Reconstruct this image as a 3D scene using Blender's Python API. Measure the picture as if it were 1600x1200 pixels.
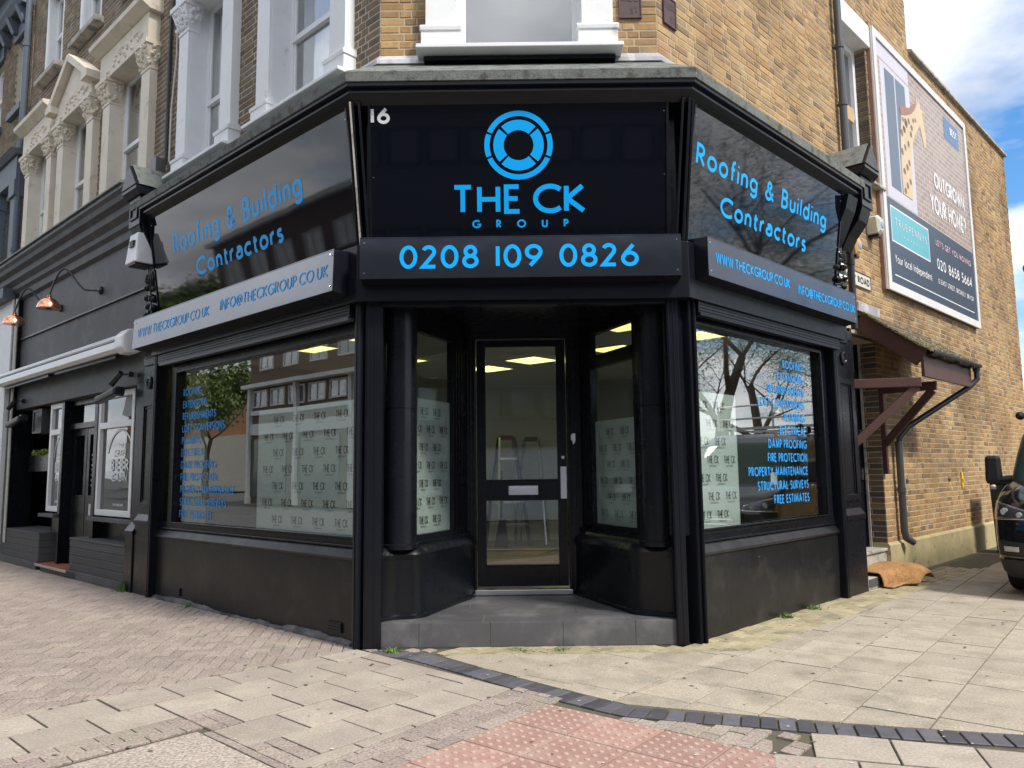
import bpy, bmesh, math, random
from math import sin, cos, tan, pi, radians, sqrt, atan2, floor
from mathutils import Vector, Matrix

for o in list(bpy.data.objects): bpy.data.objects.remove(o)
S = bpy.context.scene
COL = S.collection
random.seed(7)
V = Vector

# ------------------------------------------------------------------ camera
CAM = V((0.0, -6.1, 1.3465))
TH, RO = radians(6.43), radians(0.71)
fw = V((0, cos(TH), sin(TH))); up = V((0, -sin(TH), cos(TH))); rt = V((1, 0, 0))
r2 = rt*cos(RO) - up*sin(RO); u2 = up*cos(RO) + rt*sin(RO)
cd = bpy.data.cameras.new('camera'); cam = bpy.data.objects.new('camera', cd); COL.objects.link(cam)
cd.sensor_width = 36; cd.lens = 27.0; cd.clip_start = .05; cd.clip_end = 2000
m3 = Matrix((r2, u2, -fw)).transposed()
cam.matrix_world = Matrix.Translation(CAM) @ m3.to_4x4()
S.camera = cam

# ------------------------------------------------------------------ world, sun, exposure
SUN_H = V((.76, -.65)).normalized(); SUN_EL = radians(50)
w = bpy.data.worlds.new('World'); S.world = w; w.use_nodes = True
nt = w.node_tree; nt.nodes.clear()
N = nt.nodes.new; LK = nt.links.new
out = N('ShaderNodeOutputWorld')
sky = N('ShaderNodeTexSky'); sky.sky_type = 'NISHITA'; sky.sun_disc = False
sky.sun_elevation = SUN_EL; sky.sun_rotation = atan2(SUN_H.x, SUN_H.y)
sky.altitude = 0; sky.air_density = 1.0; sky.dust_density = .6; sky.ozone_density = 2.5
bg1 = N('ShaderNodeBackground'); bg1.inputs[1].default_value = .12
hs = N('ShaderNodeHueSaturation'); hs.inputs['Saturation'].default_value = 1.3
LK(sky.outputs[0], hs.inputs['Color']); LK(hs.outputs[0], bg1.inputs[0])
tc = N('ShaderNodeTexCoord'); sx = N('ShaderNodeSeparateXYZ'); LK(tc.outputs['Generated'], sx.inputs[0])
def mth(op, a, b=None, c=None):
    n = N('ShaderNodeMath'); n.operation = op
    for i, v in enumerate((a, b, c)):
        if v is None: continue
        if isinstance(v, (int, float)): n.inputs[i].default_value = v
        else: LK(v, n.inputs[i])
    return n.outputs[0]
zz = mth('ADD', mth('MAXIMUM', sx.outputs[2], 0.0), .22)
cx = N('ShaderNodeCombineXYZ'); LK(mth('DIVIDE', sx.outputs[0], zz), cx.inputs[0]); LK(mth('DIVIDE', sx.outputs[1], zz), cx.inputs[1])
mp = N('ShaderNodeMapping'); mp.inputs['Location'].default_value = (11.62, 7.05, 0); LK(cx.outputs[0], mp.inputs[0])
n1 = N('ShaderNodeTexNoise'); n1.inputs['Scale'].default_value = 1.1; n1.inputs['Detail'].default_value = 9; n1.inputs['Roughness'].default_value = .57; n1.inputs['Distortion'].default_value = .35
LK(mp.outputs[0], n1.inputs['Vector'])
rp = N('ShaderNodeValToRGB'); rp.color_ramp.elements[0].position = .36; rp.color_ramp.elements[1].position = .50
LK(n1.outputs[0], rp.inputs[0])
n2 = N('ShaderNodeTexNoise'); n2.inputs['Scale'].default_value = 2.2; n2.inputs['Detail'].default_value = 6
LK(mp.outputs[0], n2.inputs['Vector'])
r3 = N('ShaderNodeValToRGB'); r3.color_ramp.elements[0].position = .36; r3.color_ramp.elements[1].position = .72
r3.color_ramp.elements[0].color = (.40, .42, .46, 1); r3.color_ramp.elements[1].color = (.90, .905, .92, 1)
LK(n2.outputs[0], r3.inputs[0])
bg2 = N('ShaderNodeBackground'); bg2.inputs[1].default_value = 1.22; LK(r3.outputs[0], bg2.inputs[0])
mx = N('ShaderNodeMixShader'); LK(rp.outputs[0], mx.inputs[0]); LK(bg1.outputs[0], mx.inputs[1]); LK(bg2.outputs[0], mx.inputs[2])
LK(mx.outputs[0], out.inputs[0])
sl = bpy.data.lights.new('sun', 'SUN'); so = bpy.data.objects.new('sun', sl); COL.objects.link(so)
sl.energy = 2.5; sl.angle = radians(9); sl.color = (1, .93, .82)
sd = V((SUN_H.x*cos(SUN_EL), SUN_H.y*cos(SUN_EL), sin(SUN_EL)))
so.rotation_euler = sd.to_track_quat('Z', 'Y').to_euler(); so.location = (10, -8, 20)
vs = S.view_settings; vs.view_transform = 'Standard'; vs.look = 'None'; vs.exposure = 0.8; vs.gamma = 1; vs.use_curve_mapping = False
S.render.engine = 'CYCLES'

# ------------------------------------------------------------------ materials
MATS = {}
def nodes(name):
    m = bpy.data.materials.new(name); m.use_nodes = True; t = m.node_tree; t.nodes.clear(); return m, t
def pbr(name, col, rough=.55, met=0.0, spec=.5, var=.15, ns=5.0, col2=None, c2s=3.0, c2lo=.52, c2hi=.62, speck=0.0, specks=220.0,
        bump=0.0, bs=60.0, bump2=0.0, b2s=1.2, rvar=0.0, rnd=0.0, coat=0.0, ramp=None, soot=None):
    m, t = nodes(name); MATS[name] = m
    def A(k): return t.nodes.new(k)
    L_ = t.links.new
    o = A('ShaderNodeOutputMaterial'); b = A('ShaderNodeBsdfPrincipled'); L_(b.outputs[0], o.inputs[0])
    b.inputs['Roughness'].default_value = rough; b.inputs['Metallic'].default_value = met
    b.inputs['Specular IOR Level'].default_value = spec; b.inputs['Coat Weight'].default_value = coat; b.inputs['Coat Roughness'].default_value = .06
    g = A('ShaderNodeNewGeometry'); P = g.outputs['Position']
    def M_(op, a, c=None, d=None):
        n = A('ShaderNodeMath'); n.operation = op
        for i, v in enumerate((a, c, d)):
            if v is None: continue
            if isinstance(v, (int, float)): n.inputs[i].default_value = v
            else: L_(v, n.inputs[i])
        return n.outputs[0]
    def noise(s, det=4, r=.6):
        n = A('ShaderNodeTexNoise'); n.inputs['Scale'].default_value = s; n.inputs['Detail'].default_value = det; n.inputs['Roughness'].default_value = r
        L_(P, n.inputs['Vector']); return n.outputs[0]
    def mixc(f, a, c, mode='MIX'):
        n = A('ShaderNodeMix'); n.data_type = 'RGBA'; n.blend_type = mode
        for i, v in ((0, f), (6, a), (7, c)):
            if isinstance(v, (int, float)): n.inputs[i].default_value = v
            elif isinstance(v, tuple): n.inputs[i].default_value = (*v[:3], 1)
            else: L_(v, n.inputs[i])
        return n.outputs[2]
    at = A('ShaderNodeAttribute'); at.attribute_name = 'rnd'; oi = A('ShaderNodeObjectInfo')
    r = M_('FRACT', M_('ADD', at.outputs['Fac'], oi.outputs['Random']))
    c = None
    if ramp:
        cr = A('ShaderNodeValToRGB'); cr.color_ramp.interpolation = 'LINEAR'
        while len(cr.color_ramp.elements) < len(ramp): cr.color_ramp.elements.new(.5)
        for i, (p, k) in enumerate(ramp): cr.color_ramp.elements[i].position = p; cr.color_ramp.elements[i].color = (*k, 1)
        L_(r, cr.inputs[0]); c = cr.outputs[0]
    else: c = mixc(0.0, col, col)
    if col2:
        cr = A('ShaderNodeValToRGB'); cr.color_ramp.elements[0].position = c2lo; cr.color_ramp.elements[1].position = c2hi
        L_(noise(c2s, 7, .65), cr.inputs[0]); c = mixc(cr.outputs[0], c, col2)
    if soot:
        cr = A('ShaderNodeValToRGB'); cr.color_ramp.elements[0].position = soot[1]; cr.color_ramp.elements[1].position = soot[2]
        L_(noise(soot[3], 5, .6), cr.inputs[0]); c = mixc(cr.outputs[0], c, soot[0], 'MULTIPLY')
    v = M_('MULTIPLY_ADD', M_('SUBTRACT', noise(ns, 6), .5), var*4, 1.0)
    if rnd: v = M_('MULTIPLY', v, M_('MULTIPLY_ADD', M_('SUBTRACT', r, .5), rnd*2, 1.0))
    if speck: v = M_('MULTIPLY', v, M_('MULTIPLY_ADD', M_('SUBTRACT', noise(specks, 2), .5), speck*4, 1.0))
    cc = A('ShaderNodeVectorMath'); cc.operation = 'SCALE'; L_(c, cc.inputs[0]); L_(v, cc.inputs['Scale'])
    L_(cc.outputs[0], b.inputs['Base Color'])
    if rvar: L_(M_('MULTIPLY_ADD', M_('SUBTRACT', noise(3.5, 6), .5), rvar*4, rough), b.inputs['Roughness'])
    if bump or bump2:
        bp = A('ShaderNodeBump'); bp.inputs['Distance'].default_value = .01
        h = noise(bs, 5); bp.inputs['Strength'].default_value = max(bump, .001); L_(h, bp.inputs['Height'])
        last = bp
        if bump2:
            b2 = A('ShaderNodeBump'); b2.inputs['Distance'].default_value = .05; b2.inputs['Strength'].default_value = bump2
            L_(noise(b2s, 2, .4), b2.inputs['Height']); L_(bp.outputs[0], b2.inputs['Normal']); last = b2
        L_(last.outputs[0], b.inputs['Normal'])
    return m
def glassm(name, tint=(.93, .96, .95), base=.19, k=.8, rough=0.0, warp=.02):
    m, t = nodes(name); MATS[name] = m; A = t.nodes.new; L_ = t.links.new
    o = A('ShaderNodeOutputMaterial'); tr = A('ShaderNodeBsdfTransparent'); tr.inputs[0].default_value = (*tint, 1)
    gl = A('ShaderNodeBsdfGlossy'); gl.inputs['Roughness'].default_value = rough
    lw = A('ShaderNodeLayerWeight'); lw.inputs[0].default_value = .5
    pw = A('ShaderNodeMath'); pw.operation = 'POWER'; L_(lw.outputs['Facing'], pw.inputs[0]); pw.inputs[1].default_value = 3.2
    ma = A('ShaderNodeMath'); ma.operation = 'MULTIPLY_ADD'; L_(pw.outputs[0], ma.inputs[0]); ma.inputs[1].default_value = k; ma.inputs[2].default_value = base
    ma.use_clamp = True
    n = A('ShaderNodeTexNoise'); n.inputs['Scale'].default_value = .9; g = A('ShaderNodeNewGeometry'); L_(g.outputs['Position'], n.inputs['Vector'])
    bp = A('ShaderNodeBump'); bp.inputs['Strength'].default_value = warp; bp.inputs['Distance'].default_value = .05; L_(n.outputs[0], bp.inputs['Height']); L_(bp.outputs[0], gl.inputs['Normal'])
    mx = A('ShaderNodeMixShader'); L_(ma.outputs[0], mx.inputs[0]); L_(tr.outputs[0], mx.inputs[1]); L_(gl.outputs[0], mx.inputs[2]); L_(mx.outputs[0], o.inputs[0])
    return m
def emit(name, col, s):
    m, t = nodes(name); MATS[name] = m; o = t.nodes.new('ShaderNodeOutputMaterial'); e = t.nodes.new('ShaderNodeEmission')
    e.inputs[0].default_value = (*col, 1); e.inputs[1].default_value = s; t.links.new(e.outputs[0], o.inputs[0]); return m

BLK = pbr('black_paint', (.0065, .0075, .011), rough=.26, spec=.27, var=.12, ns=3, rvar=.09, bump=.05, bs=45, col2=(.04, .04, .042), c2s=13, c2lo=.66, c2hi=.78)
BLKR = pbr('black_render', (.011, .0115, .013), rough=.33, spec=.30, var=.2, ns=2.5, rvar=.08, bump=.16, bs=14, col2=(.035, .034, .032), c2s=4, c2lo=.5, c2hi=.8)
BLKM = pbr('black_metal', (.007, .008, .012), rough=.30, spec=.28, var=.08, ns=3, rvar=.05)
GREYP = pbr('grey_paint', (.062, .066, .072), rough=.55, var=.16, ns=2.2, col2=(.09, .092, .095), c2s=3, bump=.08, bs=20)
GREYD = pbr('grey_boards', (.075, .076, .08), rough=.6, var=.1, rnd=.12, bump=.1, bs=120)
PANEL = pbr('gloss_panel', (.004, .005, .009), rough=.035, spec=.6, var=.0, bump2=.06, b2s=.9)
ALUP = pbr('sign_alu', (.15, .16, .20), rough=.17, met=.95, var=.05, bump2=.14, b2s=2.2)
ALUL = pbr('sign_alu_sky_tint', (.20, .21, .235), rough=.20, met=.95, var=.04, bump2=.10, b2s=2.0)  # same panel as the others, lightened to put sky reflection in the colour
BLUE = pbr('blue_vinyl', (.0, .40, .95), rough=.4, spec=.3, var=0)
BLUE2 = pbr('blue_window_vinyl', (.03, .30, .75), rough=.5, spec=.2, var=0)
SILV = pbr('silver', (.7, .7, .72), rough=.25, met=1, var=.08)
CHRM = pbr('chrome', (.8, .8, .8), rough=.12, met=1, var=0)
WHT = pbr('white_paint', (.80, .81, .82), rough=.5, var=.05, ns=4, col2=(.42, .42, .41), c2s=5, c2lo=.63, c2hi=.78, bump=.15, bs=18)
WHTC = pbr('white_upvc', (.78, .79, .8), rough=.3, var=.03)
CREAM = pbr('cream_stucco', (.74, .67, .55), rough=.7, var=.10, ns=3, col2=(.42, .36, .27), c2s=5, c2lo=.58, c2hi=.76, bump=.35, bs=16)
STONE = pbr('stone_dirty', (.42, .40, .36), rough=.8, var=.2, ns=5, col2=(.13, .125, .11), c2s=6, c2lo=.5, c2hi=.68, bump=.4, bs=25)
FELT = pbr('roof_felt', (.17, .185, .175), rough=.9, var=.25, ns=7, speck=.42, specks=95, bump=.6, bs=120, col2=(.09, .09, .08), c2s=9)
LEADM = pbr('lead_sheet', (.40, .39, .41), rough=.45, met=.35, var=.16, ns=6, bump=.3, bs=12, col2=(.62, .62, .63), c2s=4)
MORT = pbr('mortar', (.47, .40, .28), rough=.9, var=.18, ns=4, speck=.12, specks=160, bump=.4, bs=90, soot=((.55, .51, .48), .45, .68, .6))
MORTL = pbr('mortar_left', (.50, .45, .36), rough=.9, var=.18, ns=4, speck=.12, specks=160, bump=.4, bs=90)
RAMP = [(0, (0.384, 0.224, 0.089)), (.16, (0.498, 0.326, 0.143)), (.3, (0.339, 0.190, 0.071)), (.42, (0.453, 0.286, 0.119)), (.55, (0.248, 0.152, 0.071)), (.66, (0.430, 0.281, 0.136)), (.78, (0.169, 0.107, 0.065)), (.88, (0.373, 0.208, 0.100)), (1, (0.475, 0.326, 0.166))]
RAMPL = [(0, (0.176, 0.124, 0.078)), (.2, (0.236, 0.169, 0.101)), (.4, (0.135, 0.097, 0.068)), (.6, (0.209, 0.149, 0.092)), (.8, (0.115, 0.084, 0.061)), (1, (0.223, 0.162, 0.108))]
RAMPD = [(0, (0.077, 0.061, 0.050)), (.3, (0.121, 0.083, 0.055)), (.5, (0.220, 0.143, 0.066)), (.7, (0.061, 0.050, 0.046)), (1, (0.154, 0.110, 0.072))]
BRK = pbr('stock_brick', (.3, .2, .1), rough=.85, var=.20, ns=22, col2=(.30, .225, .13), c2s=2.6, c2lo=.48, c2hi=.80, speck=.12, specks=180, bump=.5, bs=110, ramp=RAMP, soot=((.50, .46, .44), .45, .68, .6))
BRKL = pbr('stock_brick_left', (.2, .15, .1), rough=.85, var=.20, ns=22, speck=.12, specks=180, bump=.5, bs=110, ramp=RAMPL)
BRKD = pbr('stock_brick_reveal_shade', (.1, .1, .1), rough=.85, var=.22, ns=22, speck=.12, specks=180, bump=.5, bs=110, ramp=RAMPD)  # darker copy for the reveals, their shade put into the brick colour
PLINTH = pbr('plinth_render', (.40, .34, .19), rough=.9, var=.2, ns=3, bump=.9, bs=9, col2=(.11, .095, .06), c2s=6, c2lo=.60, c2hi=.72)
SLAB = pbr('slab_right', (.372, .328, .265), rough=.82, var=.12, ns=3.2, speck=.30, specks=75, bump=.25, bs=200, rnd=.09, col2=(.25, .225, .18), c2s=2.6, c2lo=.5, c2hi=.72, soot=((.84, .82, .80), .50, .70, 4.5))
SLABL = pbr('slab_left', (.352, .308, .262), rough=.82, var=.12, ns=3.2, speck=.26, specks=75, bump=.25, bs=200, rnd=.10, col2=(.38, .34, .28), c2s=3, soot=((.86, .85, .83), .50, .70, 4.5))
BLOCK = pbr('block_paver', (.30, .248, .22), rough=.88, var=.12, ns=3, speck=.50, specks=70, bump=.5, bs=120, rnd=.12, col2=(.30, .27, .215), c2s=1.3, c2lo=.52, c2hi=.68)
BLOCKO = pbr('old_paver', (.36, .31, .20), rough=.9, var=.22, ns=8, speck=.25, specks=130, bump=.6, bs=120, rnd=.2, col2=(.22, .21, .15), c2s=4)
BLUEB = pbr('blue_brick', (.10, .10, .115), rough=.42, var=.18, ns=12, bump=.25, bs=60, rnd=.35)
TACTL = pbr('tactile_worn', (.42, .30, .26), rough=.85, var=.1)
TACT = pbr('tactile_red', (.34, .205, .17), rough=.85, var=.12, ns=6, speck=.2, specks=150, bump=.3, bs=160, rnd=.12, col2=(.37, .28, .235), c2s=6, c2lo=.48, c2hi=.7)
SAND = pbr('joint_sand', (.085, .075, .055), rough=.95, var=.3, ns=12, bump=.6, bs=120, col2=(.07, .10, .03), c2s=5, c2lo=.6, c2hi=.7)
SANDL = pbr('joint_mortar', (.30, .265, .20), rough=.95, var=.25, ns=12, bump=.6, bs=120, col2=(.10, .09, .06), c2s=7)
AGG = pbr('aggregate_lid', (.36, .31, .27), rough=.85, var=.1, ns=3, speck=.6, specks=60, bump=.5, bs=100)
ASPH = pbr('asphalt', (.10, .10, .10), rough=.9, var=.15, speck=.3, bump=.5, bs=90)
TILE = pbr('grey_tile', (.088, .089, .098), rough=.42, var=.16, ns=5, col2=(.17, .17, .175), c2s=3, c2lo=.5, c2hi=.75, rnd=.05, bump=.08, bs=40)
GROUT = pbr('grout', (.36, .35, .33), rough=.9, var=.1)
COIR = pbr('coir', (.40, .215, .085), rough=.95, var=.3, ns=12, speck=.6, specks=110, bump=1.0, bs=140)
BROWN = pbr('brown_timber', (.075, .032, .026), rough=.45, var=.12, ns=6, bump=.1, bs=30)
TILER = pbr('roof_tile', (.13, .085, .06), rough=.9, var=.3, ns=14, speck=.2, specks=80, bump=.7, bs=60, col2=(.23, .22, .14), c2s=14, c2lo=.5, c2hi=.6, rnd=.3)
PIPE = pbr('grey_pipe', (.065, .07, .078), rough=.38, var=.1, ns=5)
PIPEB = pbr('black_pipe', (.02, .021, .024), rough=.35, var=.1, ns=5)
COPPER = pbr('copper', (.86, .40, .24), rough=.2, met=1, var=.1, ns=9)
INTW = pbr('interior_wall', (.76, .80, .92), rough=.8, var=.03)
INTG = pbr('interior_grey_wall', (.11, .11, .11), rough=.6, var=.05)
INTC = pbr('interior_ceiling', (.74, .77, .84), rough=.85, var=.03)
INTF = pbr('interior_floor', (.26, .255, .24), rough=.6, var=.15, ns=6)
CARD = pbr('cardboard', (.48, .34, .19), rough=.8, var=.05)
FILM = pbr('frosted_film', (.66, .73, .70), rough=.35, spec=.5, var=.02)
INK = pbr('film_ink', (.05, .055, .055), rough=.5, var=0)
INKW = pbr('film_print_pale', (.22, .24, .24), rough=.5, var=0)
WVIN = pbr('white_vinyl', (.72, .78, .78), rough=.5, var=0)
GLS = glassm('window_glass'); GLSD = glassm('door_glass', base=.10); GLSU = glassm('upper_glass', tint=(.55, .58, .6), base=.34, k=.6, warp=.25)
GLSP = glassm('pub_glass', tint=(.30, .34, .34), base=.13, k=.8, warp=.1)
CURT = pbr('window_blind', (.50, .52, .54), rough=.8, var=.1, ns=2)
DARKI = pbr('dark_interior', (.02, .02, .022), rough=.9, var=0)
LIT = emit('ceiling_panel', (1.0, .90, .27), 1.7)
GRASS = pbr('weed_green', (.10, .19, .03), rough=.7, var=.3, ns=30, rnd=.3)
LEAF = pbr('leaf_green', (.10, .14, .035), rough=.7, var=.3, ns=3, rnd=.3)
BARK = pbr('bark', (.09, .07, .05), rough=.9, var=.25, ns=8, bump=.6, bs=20)
VAN = pbr('van_paint', (.008, .008, .010), rough=.12, spec=.6, var=0, coat=1)
VANP = pbr('van_plastic', (.018, .018, .02), rough=.55, var=.05)
VANG = glassm('van_glass', tint=(.35, .45, .42), base=.12, k=.8)
RUB = pbr('rubber', (.018, .018, .018), rough=.85, var=.1)
LAMPW = pbr('lamp_white', (.75, .76, .78), rough=.12, spec=.8, var=.03)
WPL = pbr('white_plastic', (.62, .60, .52), rough=.4, var=.08, ns=8)
WPL2 = pbr('yellowed_plastic', (.68, .42, .14), rough=.45, var=.1, ns=8)
OFFB = pbr('office_brick', (.13, .085, .055), rough=.85, var=.15, ns=2)
OFFW = pbr('office_white', (.62, .62, .60), rough=.7, var=.06)
ORNG = pbr('orange_brick', (.40, .19, .09), rough=.85, var=.12)
WOODP = pbr('pale_board', (.55, .36, .2), rough=.7, var=.1)
GRN = pbr('green_plastic', (.006, .03, .028), rough=.5, var=.1)
YEL = pbr('yellow_plastic', (.75, .5, .02), rough=.5, var=.1)
RUST = pbr('iron_plaque', (.07, .04, .045), rough=.6, var=.2, ns=20)
NAVY = pbr('poster_navy', (.035, .065, .105), rough=.35, var=.02)
TEAL = pbr('poster_teal', (.11, .42, .50), rough=.35, var=.02)
PBRK = pbr('poster_brick', (.33, .25, .22), rough=.4, var=.12, ns=9, rnd=.15)
PMORT = pbr('poster_mortar', (.50, .46, .44), rough=.4, var=.05)
PGLS = pbr('poster_slate_blue', (.05, .09, .15), rough=.3, var=.1, ns=2)
PLIL = pbr('poster_pale_stone', (.55, .54, .62), rough=.4, var=.04)
PWHT = pbr('poster_white', (.78, .78, .80), rough=.4, var=0)
PPNK = pbr('poster_pink', (.62, .40, .50), rough=.4, var=0)
GIRA = pbr('poster_tan', (.60, .46, .28), rough=.4, var=.1); GIRB = pbr('poster_brown_patch', (.16, .085, .045), rough=.4, var=.1)
BBLU = pbr('poster_badge_blue', (.03, .12, .30), rough=.35, var=0)
SLATE = pbr('house_slate', (.09, .095, .10), rough=.7, var=.12)
LIGHTP = pbr('billboard_frame', (.66, .66, .66), rough=.5, var=.06, ns=7)
PEEL = pbr('white_peeled', (.13, .13, .135), rough=.7, var=.3, ns=30, bump=.6, bs=60, col2=(.025, .025, .028), c2s=3, c2lo=.42, c2hi=.62)

# ------------------------------------------------------------------ frames of the three shop faces
class Fr:
    def __init__(s, O, ang):
        s.O = V((O[0], O[1], 0)); a = radians(ang); s.u = V((cos(a), sin(a), 0)); s.n = V((sin(a), -cos(a), 0))
        if s.n.dot(CAM - s.O) < 0: s.n = -s.n
        s.z = V((0, 0, 1))
    def P(s, u, d, z): return s.O + s.u*u + s.n*d + s.z*z
cL = (-1.19, 0.0); cR = (1.385, 0.0)
L = Fr(cL, 137); R = Fr(cR, 45.2); F = Fr((0, 0), 0)
PL_ = Fr((-.85, .25), 66.5); PR_ = Fr((1.05, .29), 112)
KL, KR = tan(radians(21.5)), tan(radians(22.6))
def ring(d, uL, uR):      # plan line parallel to the three faces at offset d
    return [L.P(uL, d, 0), V((cL[0] - KL*d, -d, 0)), V((cR[0] + KR*d, -d, 0)), R.P(uR, d, 0)]

# ------------------------------------------------------------------ object helpers
WL = {}
def wloc(o): return WL.get(o.name, V((0, 0, 0)))
def link(o, parent=None, loc=V((0, 0, 0))):
    COL.objects.link(o)
    if parent: o.parent = parent; o.location = loc - wloc(parent)
    else: o.location = loc
    WL[o.name] = V(loc); return o
def tag(o, label=None, cat=None, group=None, kind=None):
    if label: o['label'] = label
    if cat: o['category'] = cat
    if group: o['group'] = group
    if kind: o['kind'] = kind
    return o
def thing(name, label, cat, loc, group=None):
    o = bpy.data.objects.new(name, None); o.empty_display_size = .1
    return tag(link(o, None, V(loc)), label, cat, group)
class MB:
    def __init__(s): s.v = []; s.f = []; s.r = []; s.mi = []; s.cur = 0; s.rr = None
    def add(s, vs_, fs, r=None, mi=None):
        b = len(s.v); s.v += [V(x) for x in vs_]
        for f in fs: s.f.append([b + i for i in f]); s.r.append(r if r is not None else (s.rr if s.rr is not None else 0.0)); s.mi.append(s.cur if mi is None else mi)
        return s
    def quad(s, a, b, c, d, **k): return s.add([a, b, c, d], [(0, 1, 2, 3)], **k)
    def hexa(s, p, **k):     # p: 4 bottom + 4 top
        return s.add(p, [(0, 3, 2, 1), (4, 5, 6, 7), (0, 1, 5, 4), (1, 2, 6, 5), (2, 3, 7, 6), (3, 0, 4, 7)], **k)
    def box(s, fr, u0, u1, d0, d1, z0, z1, **k):
        P = fr.P; return s.hexa([P(u0, d0, z0), P(u1, d0, z0), P(u1, d1, z0), P(u0, d1, z0), P(u0, d0, z1), P(u1, d0, z1), P(u1, d1, z1), P(u0, d1, z1)], **k)
    def bar(s, a, b, w, h, upv=V((0, 0, 1)), **k):
        a = V(a); b = V(b); t = (b - a).normalized(); sd_ = t.cross(upv)
        if sd_.length < 1e-4: sd_ = t.cross(V((1, 0, 0)))
        sd_.normalize(); uu = sd_.cross(t).normalized(); x = sd_*w/2; y = uu*h/2
        return s.hexa([a-x-y, a+x-y, a+x+y, a-x+y, b-x-y, b+x-y, b+x+y, b-x+y], **k)
    def loft(s, rings, closed=True, caps=True, **k):
        n = len(rings[0]); b = len(s.v); vs_ = [p for r_ in rings for p in r_]; fs = []
        m = n if closed else n - 1
        for i in range(len(rings) - 1):
            for j in range(m): fs.append((i*n + j, i*n + (j+1) % n, (i+1)*n + (j+1) % n, (i+1)*n + j))
        if caps and closed: fs.append(tuple(range(n))[::-1]); fs.append(tuple((len(rings)-1)*n + j for j in range(n)))
        return s.add(vs_, fs, **k)
    def prism(s, fr, prof, u0, u1, **k):  # prof: closed (d, z)
        return s.loft([[fr.P(u0, d, z) for d, z in prof], [fr.P(u1, d, z) for d, z in prof]], **k)
    def sweep(s, prof, uL, uR, **k):
        rs = [[], [], [], []]
        for d, z in prof:
            for i, p in enumerate(ring(d, uL, uR)): rs[i].append(p + V((0, 0, z)))
        return s.loft(rs, **k)
    def tube(s, pts, r, n=8, caps=True, **k):
        pts = [V(p) for p in pts]; rs = []; prev = None
        rad = r if isinstance(r, (list, tuple)) else [r]*len(pts)
        for i, p in enumerate(pts):
            t = (pts[min(i+1, len(pts)-1)] - pts[max(i-1, 0)]).normalized()
            if prev is None: a = t.cross(V((0, 0, 1))); a = a if a.length > .05 else t.cross(V((1, 0, 0)))
            else: a = prev - t*prev.dot(t)
            a.normalize(); prev = a; b = t.cross(a)
            rs.append([p + (a*cos(2*pi*j/n) + b*sin(2*pi*j/n))*rad[i] for j in range(n)])
        return s.loft(rs, caps=caps, **k)
    def lathe(s, c, prof, n=16, ax=V((0, 0, 1)), a0=0, a1=2*pi, **k):  # prof (r, h)
        ax = V(ax).normalized(); x = ax.cross(V((0, 0, 1))); x = x if x.length > .05 else V((1, 0, 0)); x.normalize(); y = ax.cross(x)
        full = abs(a1 - a0 - 2*pi) < 1e-6; m = n if full else n + 1
        rs = [[V(c) + (x*cos(a0 + (a1-a0)*j/n) + y*sin(a0 + (a1-a0)*j/n))*r + ax*h for j in range(m)] for r, h in prof]
        return s.loft(rs, closed=full, caps=full, **k)
    def build(s, name, mats, parent=None, loc=None, recalc=True, smooth=False, bevel=0, **tg):
        if loc is None: loc = wloc(parent) if parent else (sum(s.v, V((0, 0, 0)))/max(1, len(s.v)))
        loc = V(loc); me = bpy.data.meshes.new(name)
        me.from_pydata([v - loc for v in s.v], [], s.f)
        for m in (mats if isinstance(mats, (list, tuple)) else [mats]): me.materials.append(m)
        if any(s.mi): me.polygons.foreach_set('material_index', s.mi)
        if any(s.r): a = me.attributes.new('rnd', 'FLOAT', 'FACE'); a.data.foreach_set('value', s.r)
        weld = (smooth or not recalc) and len(s.v) < 60000 and len(s.v) > 4
        if recalc or weld:
            bm = bmesh.new(); bm.from_mesh(me)
            if weld: bmesh.ops.remove_doubles(bm, verts=bm.verts, dist=2e-5)
            if recalc: bmesh.ops.recalc_face_normals(bm, faces=bm.faces)
            bm.to_mesh(me); bm.free()
        if smooth: me.polygons.foreach_set('use_smooth', [True]*len(me.polygons)); me.set_sharp_from_angle(angle=radians(38))
        o = bpy.data.objects.new(name, me); link(o, parent, loc)
        if bevel:
            b = o.modifiers.new('bevel', 'BEVEL'); b.width = bevel; b.segments = 2; b.limit_method = 'ANGLE'; b.angle_limit = radians(40); b.harden_normals = False
        if smooth == 'auto': pass
        return tag(o, **tg) if tg else o

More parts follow.
